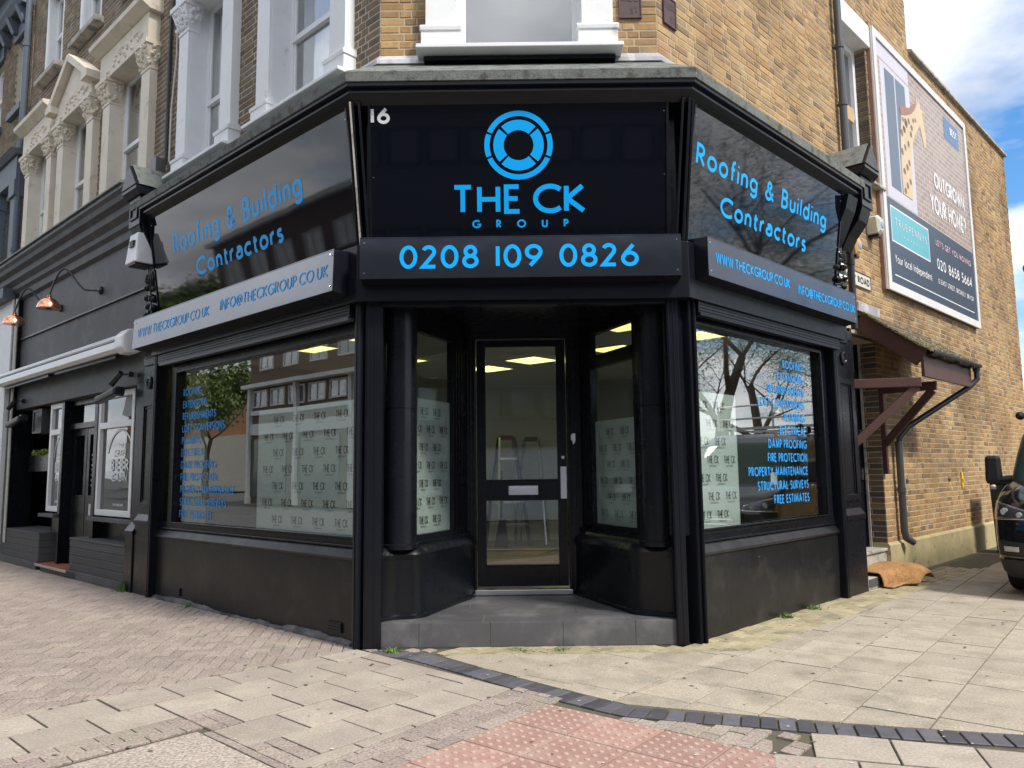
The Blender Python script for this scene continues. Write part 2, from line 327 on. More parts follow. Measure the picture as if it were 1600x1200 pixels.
# ------------------------------------------------------------------ lettering (single-stroke geometric capitals, cut as flat vinyl)
def arc(cx_, cy_, rx, ry, a0, a1, n=16): return [(cx_ + rx*cos(radians(a0 + (a1-a0)*i/n)), cy_ + ry*sin(radians(a0 + (a1-a0)*i/n))) for i in range(n+1)]
GL = {
 'A': (.78, [[(0, 0), (.39, 1), (.78, 0)], [(.13, .32), (.65, .32)]]),
 'B': (.46, [[(.22, .53), (0, .53), (0, 1)] + arc(.2, .765, .22, .235, 90, -90), [(0, .53), (0, 0)] + arc(.2, .265, .26, .265, -90, 90)]),
 'C': (.80, [arc(.5, .5, .5, .5, 47, 313, 22)]),
 'D': (.68, [[(0, 0), (0, 1)] + arc(.2, .5, .48, .5, 90, -90) + [(0, 0)]]),
 'E': (.42, [[(.42, 1), (0, 1), (0, 0), (.44, 0)], [(0, .52), (.38, .52)]]),
 'F': (.40, [[(.40, 1), (0, 1), (0, 0)], [(0, .5), (.36, .5)]]),
 'G': (.86, [arc(.5, .5, .5, .5, 45, 350, 22) + [(.99, .44), (.58, .44)]]),
 'H': (.62, [[(0, 0), (0, 1)], [(.62, 0), (.62, 1)], [(0, .5), (.62, .5)]]),
 'I': (.0, [[(0, 0), (0, 1)]]), '1': (.0, [[(0, 0), (0, 1)]]), 'l': (.0, [[(0, 0), (0, 1.04)]]),
 'J': (.3, [[(.3, 1), (.3, .2)] + arc(.12, .18, .18, .2, 0, -130, 8)]),
 'K': (.56, [[(0, 0), (0, 1)], [(.54, 1), (.03, .5), (.58, 0)]]),
 'L': (.40, [[(0, 1), (0, 0), (.42, 0)]]),
 'M': (.84, [[(0, 0), (.1, 1), (.42, .12), (.74, 1), (.84, 0)]]),
 'N': (.64, [[(0, 0), (0, 1), (.64, 0), (.64, 1)]]),
 'O': (.96, [arc(.48, .5, .49, .5, 90, 450, 26)]), 'Q': (.96, [arc(.48, .5, .49, .5, 90, 450, 26), [(.55, .2), (.95, -.1)]]),
 'P': (.42, [[(0, 0), (0, 1)] + arc(.18, .735, .25, .265, 90, -90) + [(0, .47)]]),
 'R': (.46, [[(0, 0), (0, 1)] + arc(.18, .745, .24, .255, 90, -90) + [(0, .49)], [(.16, .49), (.48, 0)]]),
 'S': (.42, [arc(.22, .75, .2, .25, 40, 270, 12)[:-1] + arc(.2, .25, .23, .26, 88, -140, 14)]),
 'T': (.56, [[(0, 1), (.56, 1)], [(.28, 1), (.28, 0)]]),
 'U': (.58, [[(0, 1), (0, .32)] + arc(.29, .3, .29, .3, 180, 360, 14) + [(.58, .32), (.58, 1)]]),
 'V': (.72, [[(0, 1), (.36, 0), (.72, 1)]]),
 'W': (1.02, [[(0, 1), (.26, 0), (.51, .95), (.76, 0), (1.02, 1)]]),
 'X': (.6, [[(0, 0), (.6, 1)], [(0, 1), (.6, 0)]]), 'Y': (.6, [[(0, 1), (.3, .48), (.6, 1)], [(.3, .48), (.3, 0)]]),
 '0': (.52, [arc(.26, .5, .27, .5, 90, 450, 26)]),
 '2': (.46, [arc(.22, .76, .21, .24, 160, -20, 12) + [(.40, .62), (0, 0), (.48, 0)]]),
 '3': (.42, [arc(.17, .76, .22, .24, 130, -80, 12), arc(.17, .27, .27, .27, 85, -140, 14)]),
 '4': (.5, [[(.38, 0), (.38, 1), (0, .28), (.52, .28)]]),
 '5': (.42, [[(.4, 1), (.1, 1), (.06, .56)] + arc(.16, .3, .27, .29, 100, -135, 14)]),
 '6': (.52, [arc(.26, .3, .27, .3, 140, -220, 22), [(.025, .38), (.08, .55), (.40, 1.0)]]),
 '9': (.52, [arc(.26, .7, .27, .3, -40, 320, 22), [(.495, .62), (.44, .45), (.12, 0.0)]]),
 '8': (.48, [arc(.24, .76, .19, .235, 90, 450, 20), arc(.24, .26, .245, .265, 90, 450, 22)]),
 '&': (.62, [[(.64, 0), (.14, .66)] + arc(.27, .82, .14, .17, 190, -30, 12) + [(.3, .62), (.12, .46)] + arc(.22, .24, .22, .24, 125, 300, 12) + [(.5, .2), (.58, .46)]]),
 '@': (.95, [arc(.48, .45, .48, .52, -60, 300, 26)[2:], arc(.45, .45, .2, .24, 0, 360, 16), [(.67, .68), (.65, .3), (.8, .25), (.94, .42)]]),
 '.': (.0, [[(0, 0), (0, .03)]]), ',': (.0, [[(0, .03), (-.05, -.12)]]), "'": (.0, [[(0, .8), (0, 1)]]), '?': (.4, [arc(.2, .75, .2, .25, 170, -60, 12) + [(.2, .42), (.2, .28)], [(.2, .0), (.2, .06)]]),
 'o': (.52, [arc(.26, .33, .27, .33, 90, 450, 20)]), 'c': (.42, [arc(.29, .33, .29, .33, 50, 310, 14)]),
 'f': (.24, [[(.1, 0), (.1, .82)] + arc(.26, .84, .16, .2, 180, 80, 6), [(0, .64), (.26, .64)]]),
 'i': (.0, [[(0, 0), (0, .66)], [(0, .88), (0, .98)]]),
 'n': (.4, [[(0, 0), (0, .66)], [(0, .4)] + arc(.2, .42, .2, .24, 160, 0, 8) + [(.4, 0)]]),
 'g': (.48, [arc(.24, .35, .25, .31, 0, 360, 18), [(.48, .66), (.48, -.08)] + arc(.25, -.08, .23, .22, 0, -150, 10)]),
 'u': (.4, [[(0, .66), (0, .24)] + arc(.2, .24, .2, .24, 180, 340, 8) + [(.4, .26)], [(.4, .66), (.4, 0)]]),
 'd': (.48, [arc(.24, .33, .25, .33, 0, 360, 18), [(.48, 1.04), (.48, 0)]]), 'p': (.48, [arc(.24, .33, .25, .33, 0, 360, 18), [(0, .66), (0, -.3)]]),
 't': (.26, [[(.1, .9), (.1, .18)] + arc(.24, .16, .14, .16, 180, 280, 6), [(0, .64), (.28, .64)]]),
 'r': (.24, [[(0, 0), (0, .66)], [(0, .38)] + arc(.22, .4, .2, .26, 170, 80, 6)]),
 'a': (.44, [arc(.22, .22, .22, .21, 60, 360, 14) + [(.44, .2)], [(.06, .58)] + arc(.22, .42, .22, .24, 110, 0, 8) + [(.44, 0)]]),
 's': (.32, [arc(.17, .5, .15, .16, 40, 265, 8)[:-1] + arc(.15, .17, .17, .17, 85, -140, 10)]),
 'e': (.5, [[(.0, .34), (.5, .34)] + arc(.25, .33, .25, .33, 2, 310, 16)]),
}
def glyph_width(txt, track):
    x = 0
    for ch in txt:
        if ch == ' ': x += .42 + track*.3; continue
        x += GL[ch][0] + track
    return x - track
def letters(mb, txt, O, X, Y, n, W, H, sw, track=None, lift=.0015):
    """txt fitted into a W x H box at O, stroke sw (metres)."""
    k = sw/H; track = (.16 + k) if track is None else track
    nat = glyph_width(txt, track); sx_ = (W - sw)/(nat*H) if W else 1.0; x = 0; li = 0
    for ch in txt:
        if ch == ' ': x += .42 + track*.3; continue
        gw, st = GL[ch]
        for path in st:
            li += 1; pts = [V(((x + px)*H*sx_ + sw/2, sw/2 + py*(H - sw))) for px, py in path]
            if len(pts) > 3 and (pts[0]-pts[-1]).length < 1e-5: closed = True; pts = pts[:-1]
            else: closed = False
            m = len(pts); lo = []; hi = []
            for i in range(m):
                a = pts[i-1] if (i > 0 or closed) else None; b = pts[(i+1) % m] if (i < m-1 or closed) else None
                if a is None: t = (b-pts[i]).normalized(); nn = V((-t.y, t.x)); q = 1
                elif b is None: t = (pts[i]-a).normalized(); nn = V((-t.y, t.x)); q = 1
                else:
                    t1 = (pts[i]-a); t2 = (b-pts[i])
                    t1 = t1.normalized() if t1.length > 1e-9 else t2.normalized(); t2 = t2.normalized() if t2.length > 1e-9 else t1
                    n1_ = V((-t1.y, t1.x)); n2_ = V((-t2.y, t2.x)); nn = (n1_+n2_)
                    if nn.length < 1e-3: nn = n1_
                    nn.normalize(); q = 1/max(.35, nn.dot(n1_))
                lo.append(pts[i]-nn*sw/2*q); hi.append(pts[i]+nn*sw/2*q)
            lf = n*(lift + .00012*(li % 6))
            W3 = lambda p: O + X*p.x + Y*p.y + lf
            rng = range(m) if closed else range(m-1)
            mb.add([W3(p) for p in lo] + [W3(p) for p in hi], [(i, (i+1) % m, m + (i+1) % m, m + i) for i in rng])
        x += gw + track
def lettering(name, txt, O, X, Y, n, W, H, sw, mat_, parent, track=None, lift=.0015):
    mb = MB(); letters(mb, txt, V(O), X, Y, n, W, H, sw, track, lift); return mb.build(name, mat_, parent, recalc=False)

# ------------------------------------------------------------------ brickwork
CO, BH, ST, HD, JT = .0705, .0592, .2035, .096, .0115
def clipc(P):
    v = P - CAM; d = v.dot(fw)
    if d < .1: return None
    return 800 + 1200*v.dot(r2)/d, 600 - 1200*v.dot(u2)/d, d
def brick_mesh(mb, fr, u0, u1, d, z0, z1, r, c=.004, dep=.03):
    P = fr.P
    a = [P(u0, d-dep, z0), P(u1, d-dep, z0), P(u1, d-dep, z1), P(u0, d-dep, z1)]
    b = [P(u0, d-c, z0), P(u1, d-c, z0), P(u1, d-c, z1), P(u0, d-c, z1)]
    e = [P(u0+c, d, z0+c), P(u1-c, d, z0+c), P(u1-c, d, z1-c), P(u0+c, d, z1-c)]
    fs = [(8, 9, 10, 11)]
    for i in range(4):
        j = (i+1) % 4; fs += [(i, j, 4+j, 4+i), (4+i, 4+j, 8+j, 8+i)]
    mb.add(a+b+e, fs, r=r)
BRICKS = {}
def brickwork(fr, u0, u1, z0, z1, d, holes, key, par=0, maxz=None, phase=0.0):
    """collects the bricks of one face: (fr,u0,u1,d,z0,z1,full)"""
    lst = BRICKS.setdefault(key, []); row = 0; z = z0; rg = random.Random(sum(map(ord, key)) + 3)
    while z + BH <= z1 + .001:
        u = u0 - (0 if (row+par) % 2 == 0 else .153) + phase; k = (row + par) % 2
        while u < u1:
            ln = ST if k % 2 == 0 else HD
            a, b = max(u, u0), min(u + ln, u1); segs = [(a, b)]
            for (h0, h1, y0, y1) in holes:
                if z + BH > y0 + .01 and z < y1 - .01:
                    ns = []
                    for (p, q) in segs:
                        if q <= h0 or p >= h1: ns.append((p, q)); continue
                        if p < h0: ns.append((p, h0))
                        if q > h1: ns.append((h1, q))
                    segs = ns
            for (p, q) in segs:
                if q - p > .02: lst.append((fr, p, q, d + rg.uniform(-.002, .003), z, z + BH + rg.uniform(-.0012, .0012), rg.random(), abs(q-p-ln) < 1e-4))
            u += ln + JT; k += 1
        z += CO; row += 1
def flush_bricks(keys, parts, nmax, mat_of):
    """the nmax largest in the picture as objects, the rest as one stuff part of its wall"""
    allb = [(k, b) for k in keys for b in BRICKS[k]]
    def size(b):
        fr, p, q, d, z, z2, r, full = b; A_ = clipc(fr.P(p, d, z)); B_ = clipc(fr.P(q, d, z))
        if not A_ or not B_: return 0
        if not (-5 < A_[0] < 1605 and -5 < A_[1] < 1205): return 0
        return sqrt((A_[0]-B_[0])**2 + (A_[1]-B_[1])**2) if full else 0
    sz = sorted(range(len(allb)), key=lambda i: -size(allb[i][1])); pick = set(i for i in sz[:nmax] if size(allb[i][1]) > 9)
    protos = {}; rest = {k: MB() for k in keys}; rg = random.Random(4)
    for i, (k, b) in enumerate(allb):
        fr, p, q, d, z, z2, r, full = b
        if i in pick:
            kk = (id(fr), k, round(q-p, 3), rg.randrange(3))
            if kk not in protos:
                m = MB(); brick_mesh(m, Fr0(fr), 0, q-p, 0, 0, BH, .13*kk[3]); me = m.build('brick', mat_of[k], None, loc=(0, 0, 0), recalc=False); protos[kk] = me.data; bpy.data.objects.remove(me)
            o = bpy.data.objects.new('brick', protos[kk]); link(o, parts[k], fr.P(p, d, z))
        else: brick_mesh(rest[k], fr, p, q, d, z, z2, r)
    for k in keys:
        if rest[k].v: rest[k].build('brickwork', mat_of[k], parts[k], recalc=False, kind='stuff')
class Fr0:
    def __init__(s, fr): s.fr = fr
    def P(s, u, d, z): return s.fr.u*u + s.fr.n*d + s.fr.z*z
def wall_back(mb, fr, u0, u1, z0, z1, d, th, holes, reveal=True):
    us = sorted(set([u0, u1] + [h for x in holes for h in x[:2] if u0 < h < u1])); zs = sorted(set([z0, z1] + [h for x in holes for h in x[2:] if z0 < h < z1]))
    for i in range(len(us)-1):
        for j in range(len(zs)-1):
            cu, cz = (us[i]+us[i+1])/2, (zs[j]+zs[j+1])/2
            if any(h[0] < cu < h[1] and h[2] < cz < h[3] for h in holes): continue
            P = fr.P; mb.quad(P(us[i], d, zs[j]), P(us[i+1], d, zs[j]), P(us[i+1], d, zs[j+1]), P(us[i], d, zs[j+1]))
    if reveal:
        for (h0, h1, y0, y1) in holes:
            P = fr.P; a, b = d, d-th; h0c, h1c, y0c, y1c = max(h0, u0), min(h1, u1), max(y0, z0), min(y1, z1)
            mb.quad(P(h0c, a, y0c), P(h0c, b, y0c), P(h0c, b, y1c), P(h0c, a, y1c)); mb.quad(P(h1c, a, y0c), P(h1c, b, y0c), P(h1c, b, y1c), P(h1c, a, y1c))
            mb.quad(P(h0c, a, y1c), P(h1c, a, y1c), P(h1c, b, y1c), P(h0c, b, y1c)); mb.quad(P(h0c, a, y0c), P(h1c, a, y0c), P(h1c, b, y0c), P(h0c, b, y0c))
def frame4(mb, fr, u0, u1, z0, z1, w_, d0, d1, wb=None, wt=None):
    wb = w_ if wb is None else wb; wt = w_ if wt is None else wt
    mb.box(fr, u0, u0+w_, d0, d1, z0, z1); mb.box(fr, u1-w_, u1, d0, d1, z0, z1)
    mb.box(fr, u0+w_, u1-w_, d0, d1, z0, z0+wb); mb.box(fr, u0+w_, u1-w_, d0, d1, z1-wt, z1)

# ================================================================== THE GROUND
g = MB()
def flat(pts, z, mb=None): mb = mb or MB(); return mb.add([V((x, y, z)) for x, y in pts], [tuple(range(len(pts)))])
flat([(-500, -500), (500, -500), (500, 500), (-500, 500)], -.16).build('ground', ASPH, loc=(0, 0, 0), recalc=False, kind='structure')
flat([(-300, -4.9-300), (300, -4.9-300), (300, 300), (-300, 300)], -.13).build('road', ASPH, loc=(0, 0, 0), recalc=False, kind='structure')
KB = [(-.0, -4.55), (3.6, -4.2)]
a_ = L.P(40, 4.6, 0); b_ = R.P(40, 5.2, 0); c_ = L.P(40, -6, 0); e_ = R.P(40, -6, 0)
pv = [(a_.x, a_.y), (-3.6, -3.3), (-2.6, -4.1), (-1.2, -4.6), (2.2, -4.6), (3.8, -4.1), (5.2, -3.2), (b_.x, b_.y), (e_.x, e_.y), (0, 4.5), (c_.x, c_.y)]
m = MB(); n_ = len(pv); m.add([V((x, y, -.012)) for x, y in pv] + [V((x, y, -.15)) for x, y in pv], [tuple(range(n_))] + [(i, (i+1) % n_, n_+(i+1) % n_, n_+i) for i in range(n_)])
pavement = m.build('pavement', pbr('joint_dirt', (.10, .088, .065), rough=.95, var=.25, ns=12, bump=.6, bs=120, col2=(.09, .10, .04), c2s=6), loc=(0, 0, 0), kind='structure')
m = MB(); kp = pv[:8]
for i in range(len(kp)-1):
    a = V((*kp[i], 0)); b = V((*kp[i+1], 0)); l_ = (b-a).length; k = max(1, int(min(l_, 12)/.83))
    for j in range(k): m.bar(a+(b-a)*(j/k) + V((0, 0, -.055)) + (b-a).normalized()*.004, a+(b-a)*((j+1)/k) + V((0, 0, -.055)) - (b-a).normalized()*.004, .13, .13)
m.build('kerb', SLAB, loc=(0, 0, 0), kind='structure')

def clip(poly, hps):
    for (px_, py_, nx, ny) in hps:
        o_ = []
        for i in range(len(poly)):
            a, b = poly[i-1], poly[i]; da = (a[0]-px_)*nx + (a[1]-py_)*ny; db = (b[0]-px_)*nx + (b[1]-py_)*ny
            if (da >= 0) != (db >= 0): t = da/(da-db); o_.append((a[0]+(b[0]-a[0])*t, a[1]+(b[1]-a[1])*t))
            if db >= 0: o_.append(b)
        poly = o_
        if len(poly) < 3: return []
    return poly
def area(p): return abs(sum(p[i-1][0]*p[i][1]-p[i][0]*p[i-1][1] for i in range(len(p))))/2
def shrink(p, g_):
    if sum(p[i-1][0]*p[i][1]-p[i][0]*p[i-1][1] for i in range(len(p))) < 0: p = p[::-1]
    hp = []
    for i in range(len(p)):
        a, b = p[i-1], p[i]; l_ = math.hypot(b[0]-a[0], b[1]-a[1])
        if l_ < 1e-6: continue
        nx, ny = -(b[1]-a[1])/l_, (b[0]-a[0])/l_; hp.append((a[0]+nx*g_, a[1]+ny*g_, nx, ny))
    return clip(p, hp)
PIECES = []       # (poly, z, kind, r)
def lay(kind, poly, gap, z=None, amin=.0025):
    poly = shrink(poly, gap)
    if len(poly) < 3 or area(poly) < amin: return
    PIECES.append((poly, random.uniform(-.0022, .0022) if z is None else z, kind, random.random()))
def half(px_, py_, ang, left=True):      # keep the left (or right) side of the line through p at heading ang
    a = radians(ang); nx, ny = (-sin(a), cos(a)) if left else (sin(a), -cos(a)); return (px_, py_, nx, ny)
def grid(kind, O, ang, lu, lv, rng_, hps, gap, stag=.5, skip=None):
    a = radians(ang); c, s_ = cos(a), sin(a)
    for j in range(*rng_[1]):
        off = (j % 2)*stag*lu if stag != 'r' else ((j*7919) % 10)/10*lu
        for i in range(*rng_[0]):
            q = [(O[0]+(i*lu+off+x*lu)*c-(j+y)*lv*s_, O[1]+(i*lu+off+x*lu)*s_+(j+y)*lv*c) for x, y in ((0, 0), (1, 0), (1, 1), (0, 1))]
            if skip and skip(q): continue
            q = clip(q, hps)
            if len(q) >= 3: lay(kind, q, gap)
TOP = [(-1.03, -.03), (-.678, -.167), (-.15, -.71), (.19, -1.084), (.571, -1.437), (.689, -1.539), (.95, -1.628), (1.327, -1.736), (1.672, -1.856), (2.545, -2.073), (5.2, -2.72)]
band_above = []
for i in range(1, len(TOP)-1):
    if i in (4,): continue
    a, b = TOP[i], TOP[i+1]; band_above.append(half(a[0], a[1], math.degrees(atan2(b[1]-a[1], b[0]-a[0])), True))
# blue brick band
pos = []; W_ = .19
def offp(i):
    a = V(TOP[max(i-1, 0)]); b = V(TOP[min(i+1, len(TOP)-1)]); t = (b-a).normalized(); return V(TOP[i]) + V((t.y, -t.x))*W_
BOT = [offp(i) for i in range(len(TOP))]
for i in range(len(TOP)-1):
    a, b = V(TOP[i]), V(TOP[i+1]); c, d = BOT[i], BOT[i+1]; k = max(1, round((b-a).length/.098))
    for j in range(k):
        t0, t1 = j/k, (j+1)/k; lay('blue_brick', [tuple(a.lerp(b, t0)), tuple(c.lerp(d, t0)), tuple(c.lerp(d, t1)), tuple(a.lerp(b, t1))], .0035 if i < 5 else .006, z=random.uniform(-.002, .001))
def below_band(i0, i1): 
    r = []
    for i in range(i0, i1):
        a, b = BOT[i], BOT[i+1]; r.append(half(a[0], a[1], math.degrees(atan2(b[1]-a[1], b[0]-a[0])), False))
    return r
nR = R.n; stripR = (R.P(0, .42, 0).x, R.P(0, .42, 0).y, nR.x, nR.y); stripRn = (stripR[0], stripR[1], -nR.x, -nR.y)
# right-hand slabs
grid('slab_r', (1.336, -1.708), 50.5, .41, .388, ((-10, 26), (-12, 9)), band_above + [stripR, (0, -4, 0, 1)], .0046, stag='r')
grid('slab_r', (1.336, -1.708), 50.5, .41, .388, ((-12, 8), (-4, 10)), band_above + [stripRn, (0, -.24, 0, -1)], .0038, stag='r')
# old small blocks along the shop foot
def in_shop(q):
    cx_ = sum(p[0] for p in q)/4; cy_ = sum(p[1] for p in q)/4
    return cy_ > .02 and (V((cx_, cy_, 0)) - R.O).dot(R.n) < -.02
grid('old', (1.4, -.2), 45.2, .185, .09, ((-16, 34), (-14, 16)), band_above + [stripRn, (0, -.24, 0, 1)], .003, skip=in_shop)
# left-hand slabs
a47 = radians(47.5); e1 = (cos(a47), sin(a47)); e2 = (-sin(a47), cos(a47))
tb = 0; P7 = (-1.883, -1.611)
bandL = below_band(0, 4)
bandLs = [half(-.753, -.452, -43.5, False)]
Bnd = half(-2.9, -1.56, 42.5, False); Q_ = half(-.274, -1.486, 54, True)
grid('slab_l', P7, 47.5, .372, .366, ((-14, 14), (0, 9)), [Bnd, Q_] + bandLs, .0068)
grid('slab_l', P7, 47.5, .372, .366, ((0, 14), (-9, 0)), [Q_] + bandLs, .0068)
# blocks and the lid below them
mx_, my_ = -1.68, -1.864
hl = [half(*P7, 47.5, False), half(*P7, 137.5, True)]
grid('block', P7, 47.5, .183, .0915, ((-26, 2), (-3, 0)), hl + [half(mx_, my_, 47.5, True)], .003)
grid('block', P7, 137.5, .183, .0915, ((-22, 0), (0, 2)), hl + [half(mx_, my_, 47.5, False), half(mx_+.02, my_-.02, 137.5, False)], .003)
lid = clip([(-6, -6), (4, -6), (4, 2), (-6, 2)], [half(mx_, my_, 47.5, False), half(mx_, my_, 137.5, True), half(mx_-e1[0]*1.9, my_-e1[1]*1.9, 137.5, False), half(mx_-e2[0]*1.1, my_-e2[1]*1.1, 47.5, True)])
PIECES.append((shrink(lid, .012), .002, 'lid', .3))
# tactile slabs and blocks round them
T1 = (.196, -1.471); TA = 51
for i in range(-4, 0):
    for j in range(-5, 0):
        c, s_ = cos(radians(TA)), sin(radians(TA))
        q = [(T1[0]+(i+x)*.372*c-(j+y)*.372*s_, T1[1]+(i+x)*.372*s_+(j+y)*.372*c) for x, y in ((0, 0), (1, 0), (1, 1), (0, 1))]
        lay('tactile', q, .0035, z=0.0)
gr1 = [half(*T1, TA, True), half(-.274, -1.486, 54, False)]
grid('block', T1, TA, .183, .0915, ((-16, 8), (0, 6)), gr1 + [half(-.05, -1.05, -43, False)], .003)
grid('block', T1, TA, .183, .0915, ((-2, 8), (-26, 8)), [half(*T1, TA-90, True), half(1.325, -1.95, 72, True)] + below_band(5, 8), .003)
grid('slab_l', (1.325, -1.93), -17, .37, .37, ((0, 12), (-7, 1)), [half(1.325, -1.95, 72, False)] + below_band(6, 10), .006)
def inpoly(x, y, p):
    c = False
    for i in range(len(p)):
        (x1, y1), (x2, y2) = p[i-1], p[i]
        if (y1 > y) != (y2 > y) and x < (x2-x1)*(y-y1)/(y2-y1)+x1: c = not c
    return c
base_ = [p[0] for p in PIECES]; bb_ = [(min(q[0] for q in p), max(q[0] for q in p), min(q[1] for q in p), max(q[1] for q in p)) for p in base_]
def covered(q):
    cx_ = sum(p[0] for p in q)/len(q); cy_ = sum(p[1] for p in q)/len(q)
    for px_, py_ in [(cx_, cy_)] + [(cx_+(a-cx_)*.86, cy_+(b-cy_)*.86) for a, b in q] + [(cx_+((q[i][0]+q[i-1][0])/2-cx_)*.86, cy_+((q[i][1]+q[i-1][1])/2-cy_)*.86) for i in range(len(q))]:
        for b, p in zip(bb_, base_):
            if b[0] <= px_ <= b[1] and b[2] <= py_ <= b[3] and inpoly(px_, py_, p): return True
    return False
grid('block', P7, 47.5, .0915, .0915, ((-20, 46), (-46, 22)), [Bnd, (0, -3.2, 0, 1), (0, -.02, 0, -1)], .003, stag=0, skip=covered)
# herringbone block paving up the left street
ha = radians(98); hc, hsn = cos(ha), sin(ha); hw, hl_ = .0915, .183; O_ = (-2.3, -.3)
Lh = (L.P(0, -.01, 0).x, L.P(0, -.01, 0).y, L.n.x, L.n.y); Lk = (L.P(0, 4.45, 0).x, L.P(0, 4.45, 0).y, -L.n.x, -L.n.y); Lf = (L.P(13, 0, 0).x, L.P(13, 0, 0).y, -L.u.x, -L.u.y)
Hb = half(-2.9, -1.56, 42.5, True)
for i in range(-150, 150):
    for j in range(-150, 150):
        k = (i - j) % 4
        if k == 0: q = [(0, 0), (2, 0), (2, 1), (0, 1)]
        elif k == 3: q = [(0, 0), (1, 0), (1, 2), (0, 2)]
        else: continue
        q = [((i+x)*hw, (j+y)*hw) for x, y in q]; q = [(O_[0]+x*hc-y*hsn, O_[1]+x*hsn+y*hc) for x, y in q]
        cx_, cy_ = q[0]; s0 = clipc(V((cx_, cy_, 0)))
        if not s0 or s0[0] < -120 or s0[0] > 620 or s0[1] > 1290: continue
        if any((cx_-h[0])*h[2]+(cy_-h[1])*h[3] < -.25 for h in (Lh, Lk, Lf, Hb)): continue
        q = clip(q, [Lh, Lk, Lf, Hb])
        if len(q) >= 3: lay('herring', q, .0028)

KM = {'slab_r': ('paving_slab', SLAB), 'slab_l': ('paving_slab', SLABL), 'block': ('block_paver', BLOCK), 'herring': ('block_paver', BLOCK), 'old': ('block_paver', BLOCKO), 'blue_brick': ('blue_brick', BLUEB), 'tactile': ('tactile_slab', TACT), 'lid': ('aggregate_panel', AGG)}
def pm(mb, poly, z, r, c=.003, t=.03):
    inner = shrink(poly, c)
    if len(inner) != len(poly):
        n = len(poly); mb.add([V((x, y, z)) for x, y in poly] + [V((x, y, z-t)) for x, y in poly], [tuple(range(n))] + [(i, n+i, n+(i+1) % n, (i+1) % n) for i in range(n)], r=r); return
    # match vertex order by nearest
    poly2 = [min(poly, key=lambda p: (p[0]-q[0])**2+(p[1]-q[1])**2) for q in inner]; n = len(inner)
    mb.add([V((x, y, z)) for x, y in inner] + [V((x, y, z-c)) for x, y in poly2] + [V((x, y, z-t)) for x, y in poly2],
           [tuple(range(n))] + [(i, n+i, n+(i+1) % n, (i+1) % n) for i in range(n)] + [(n+i, 2*n+i, 2*n+(i+1) % n, n+(i+1) % n) for i in range(n)], r=r)
def psize(p):
    c = [clipc(V((x, y, 0))) for x, y in p[0]]
    if any(q is None for q in c): return 0
    xs = [q[0] for q in c]; ys = [q[1] for q in c]
    if max(xs) < 0 or min(xs) > 1600 or min(ys) > 1200: return 0
    return sqrt(abs(sum(c[i-1][0]*c[i][1]-c[i][0]*c[i-1][1] for i in range(len(c))))/2)
blk = sorted([p for p in PIECES if p[2] in ('block', 'herring', 'old')], key=lambda p: -psize(p)); top300 = set(id(p) for p in blk[:300])
rest = {}
for p in PIECES:
    poly, z, kind, r = p; nm, mt = KM[kind]; sz = psize(p)
    if (kind in ('block', 'herring', 'old') and id(p) not in top300) or sz == 0:
        pm(rest.setdefault(kind, MB()), poly, z, r); continue
    m = MB(); pm(m, poly, z, r, c=.0022)
    if kind == 'tactile':
        c, s_ = cos(radians(TA)), sin(radians(TA)); A_ = V(poly[0]); cxm = sum(q[0] for q in poly)/len(poly); cym = sum(q[1] for q in poly)/len(poly)
        for i in range(6):
            for j in range(6):
                x = (i-2.5)*.061; y = (j-2.5)*.061; m.lathe(V((cxm+x*c-y*s_, cym+x*s_+y*c, -.001)), [(.0145, 0), (.0125, .0045), (.007, .0062)], n=8, r=r, mi=1)
    ctr = V((sum(q[0] for q in poly)/len(poly), sum(q[1] for q in poly)/len(poly), 0))
    m.build(nm, [mt, TACTL] if kind == 'tactile' else mt, pavement, loc=ctr, recalc=False)
for kind, mb in rest.items():
    nm, mt = KM[kind]; mb.build({'herring': 'herringbone_paving', 'block': 'block_paving', 'old': 'old_block_paving'}.get(kind, 'slab_paving'), mt, pavement, recalc=False, kind='stuff')

# ================================================================== THE CORNER BUILDING
B = thing('corner_building', 'yellow brick corner building with black shopfront and chamfered entrance', 'building', (0, 1.5, 0))
W = -.2
# ---- openings in the upper walls
hL = [(.46, 2.05, 4.8, 7.6), (2.60, 3.97, 4.8, 7.6)]
hF = [(-.66, .875, 4.9, 7.6)]
hR = [(4.30, 5.12, 5.06, 7.05), (3.45, 4.78, 0.0, 2.95)]
def uc(fr):  # wall corner offset along u
    return {id(L): KL*.2, id(R): KR*.2}[id(fr)]
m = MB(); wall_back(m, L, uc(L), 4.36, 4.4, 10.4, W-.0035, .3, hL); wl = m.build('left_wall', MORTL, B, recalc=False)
m = MB(); wall_back(m, F, cL[0]+KL*.2, cR[0]-KR*.2, 4.4, 10.4, W-.0035, .3, hF); wf = m.build('front_wall', MORT, B, recalc=False)
m = MB()
wall_back(m, R, uc(R), 6.96, 2.9, 10.9, W-.0035, .22, hR); wall_back(m, R, 6.96, 12.78, .0, 7.66, W-.0035, .3, []); wall_back(m, R, 4.779, 6.96, .0, 2.9, W-.0035, .22, []); m.quad(R.P(4.779, W-.0035, 0), R.P(4.779, -.46, 0), R.P(4.779, -.46, 2.95), R.P(4.779, W-.0035, 2.95))
P = R.P
m.quad(P(12.78, W-.0035, 0), P(12.78, -5, 0), P(12.78, -5, 7.66), P(12.78, W-.0035, 7.66)); m.quad(P(6.96, W-.0035, 7.6), P(6.96, -5, 7.6), P(6.96, -5, 10.9), P(6.96, W-.0035, 10.9))
m.quad(P(6.96, -.2, 7.66), P(12.78, -.2, 7.66), P(12.78, -5, 7.66), P(6.96, -5, 7.66))
wr = m.build('side_wall', MORT, B, recalc=False)
brickwork(L, uc(L)+.006, 4.36, 4.44, 10.4, W, hL, 'L', par=0)
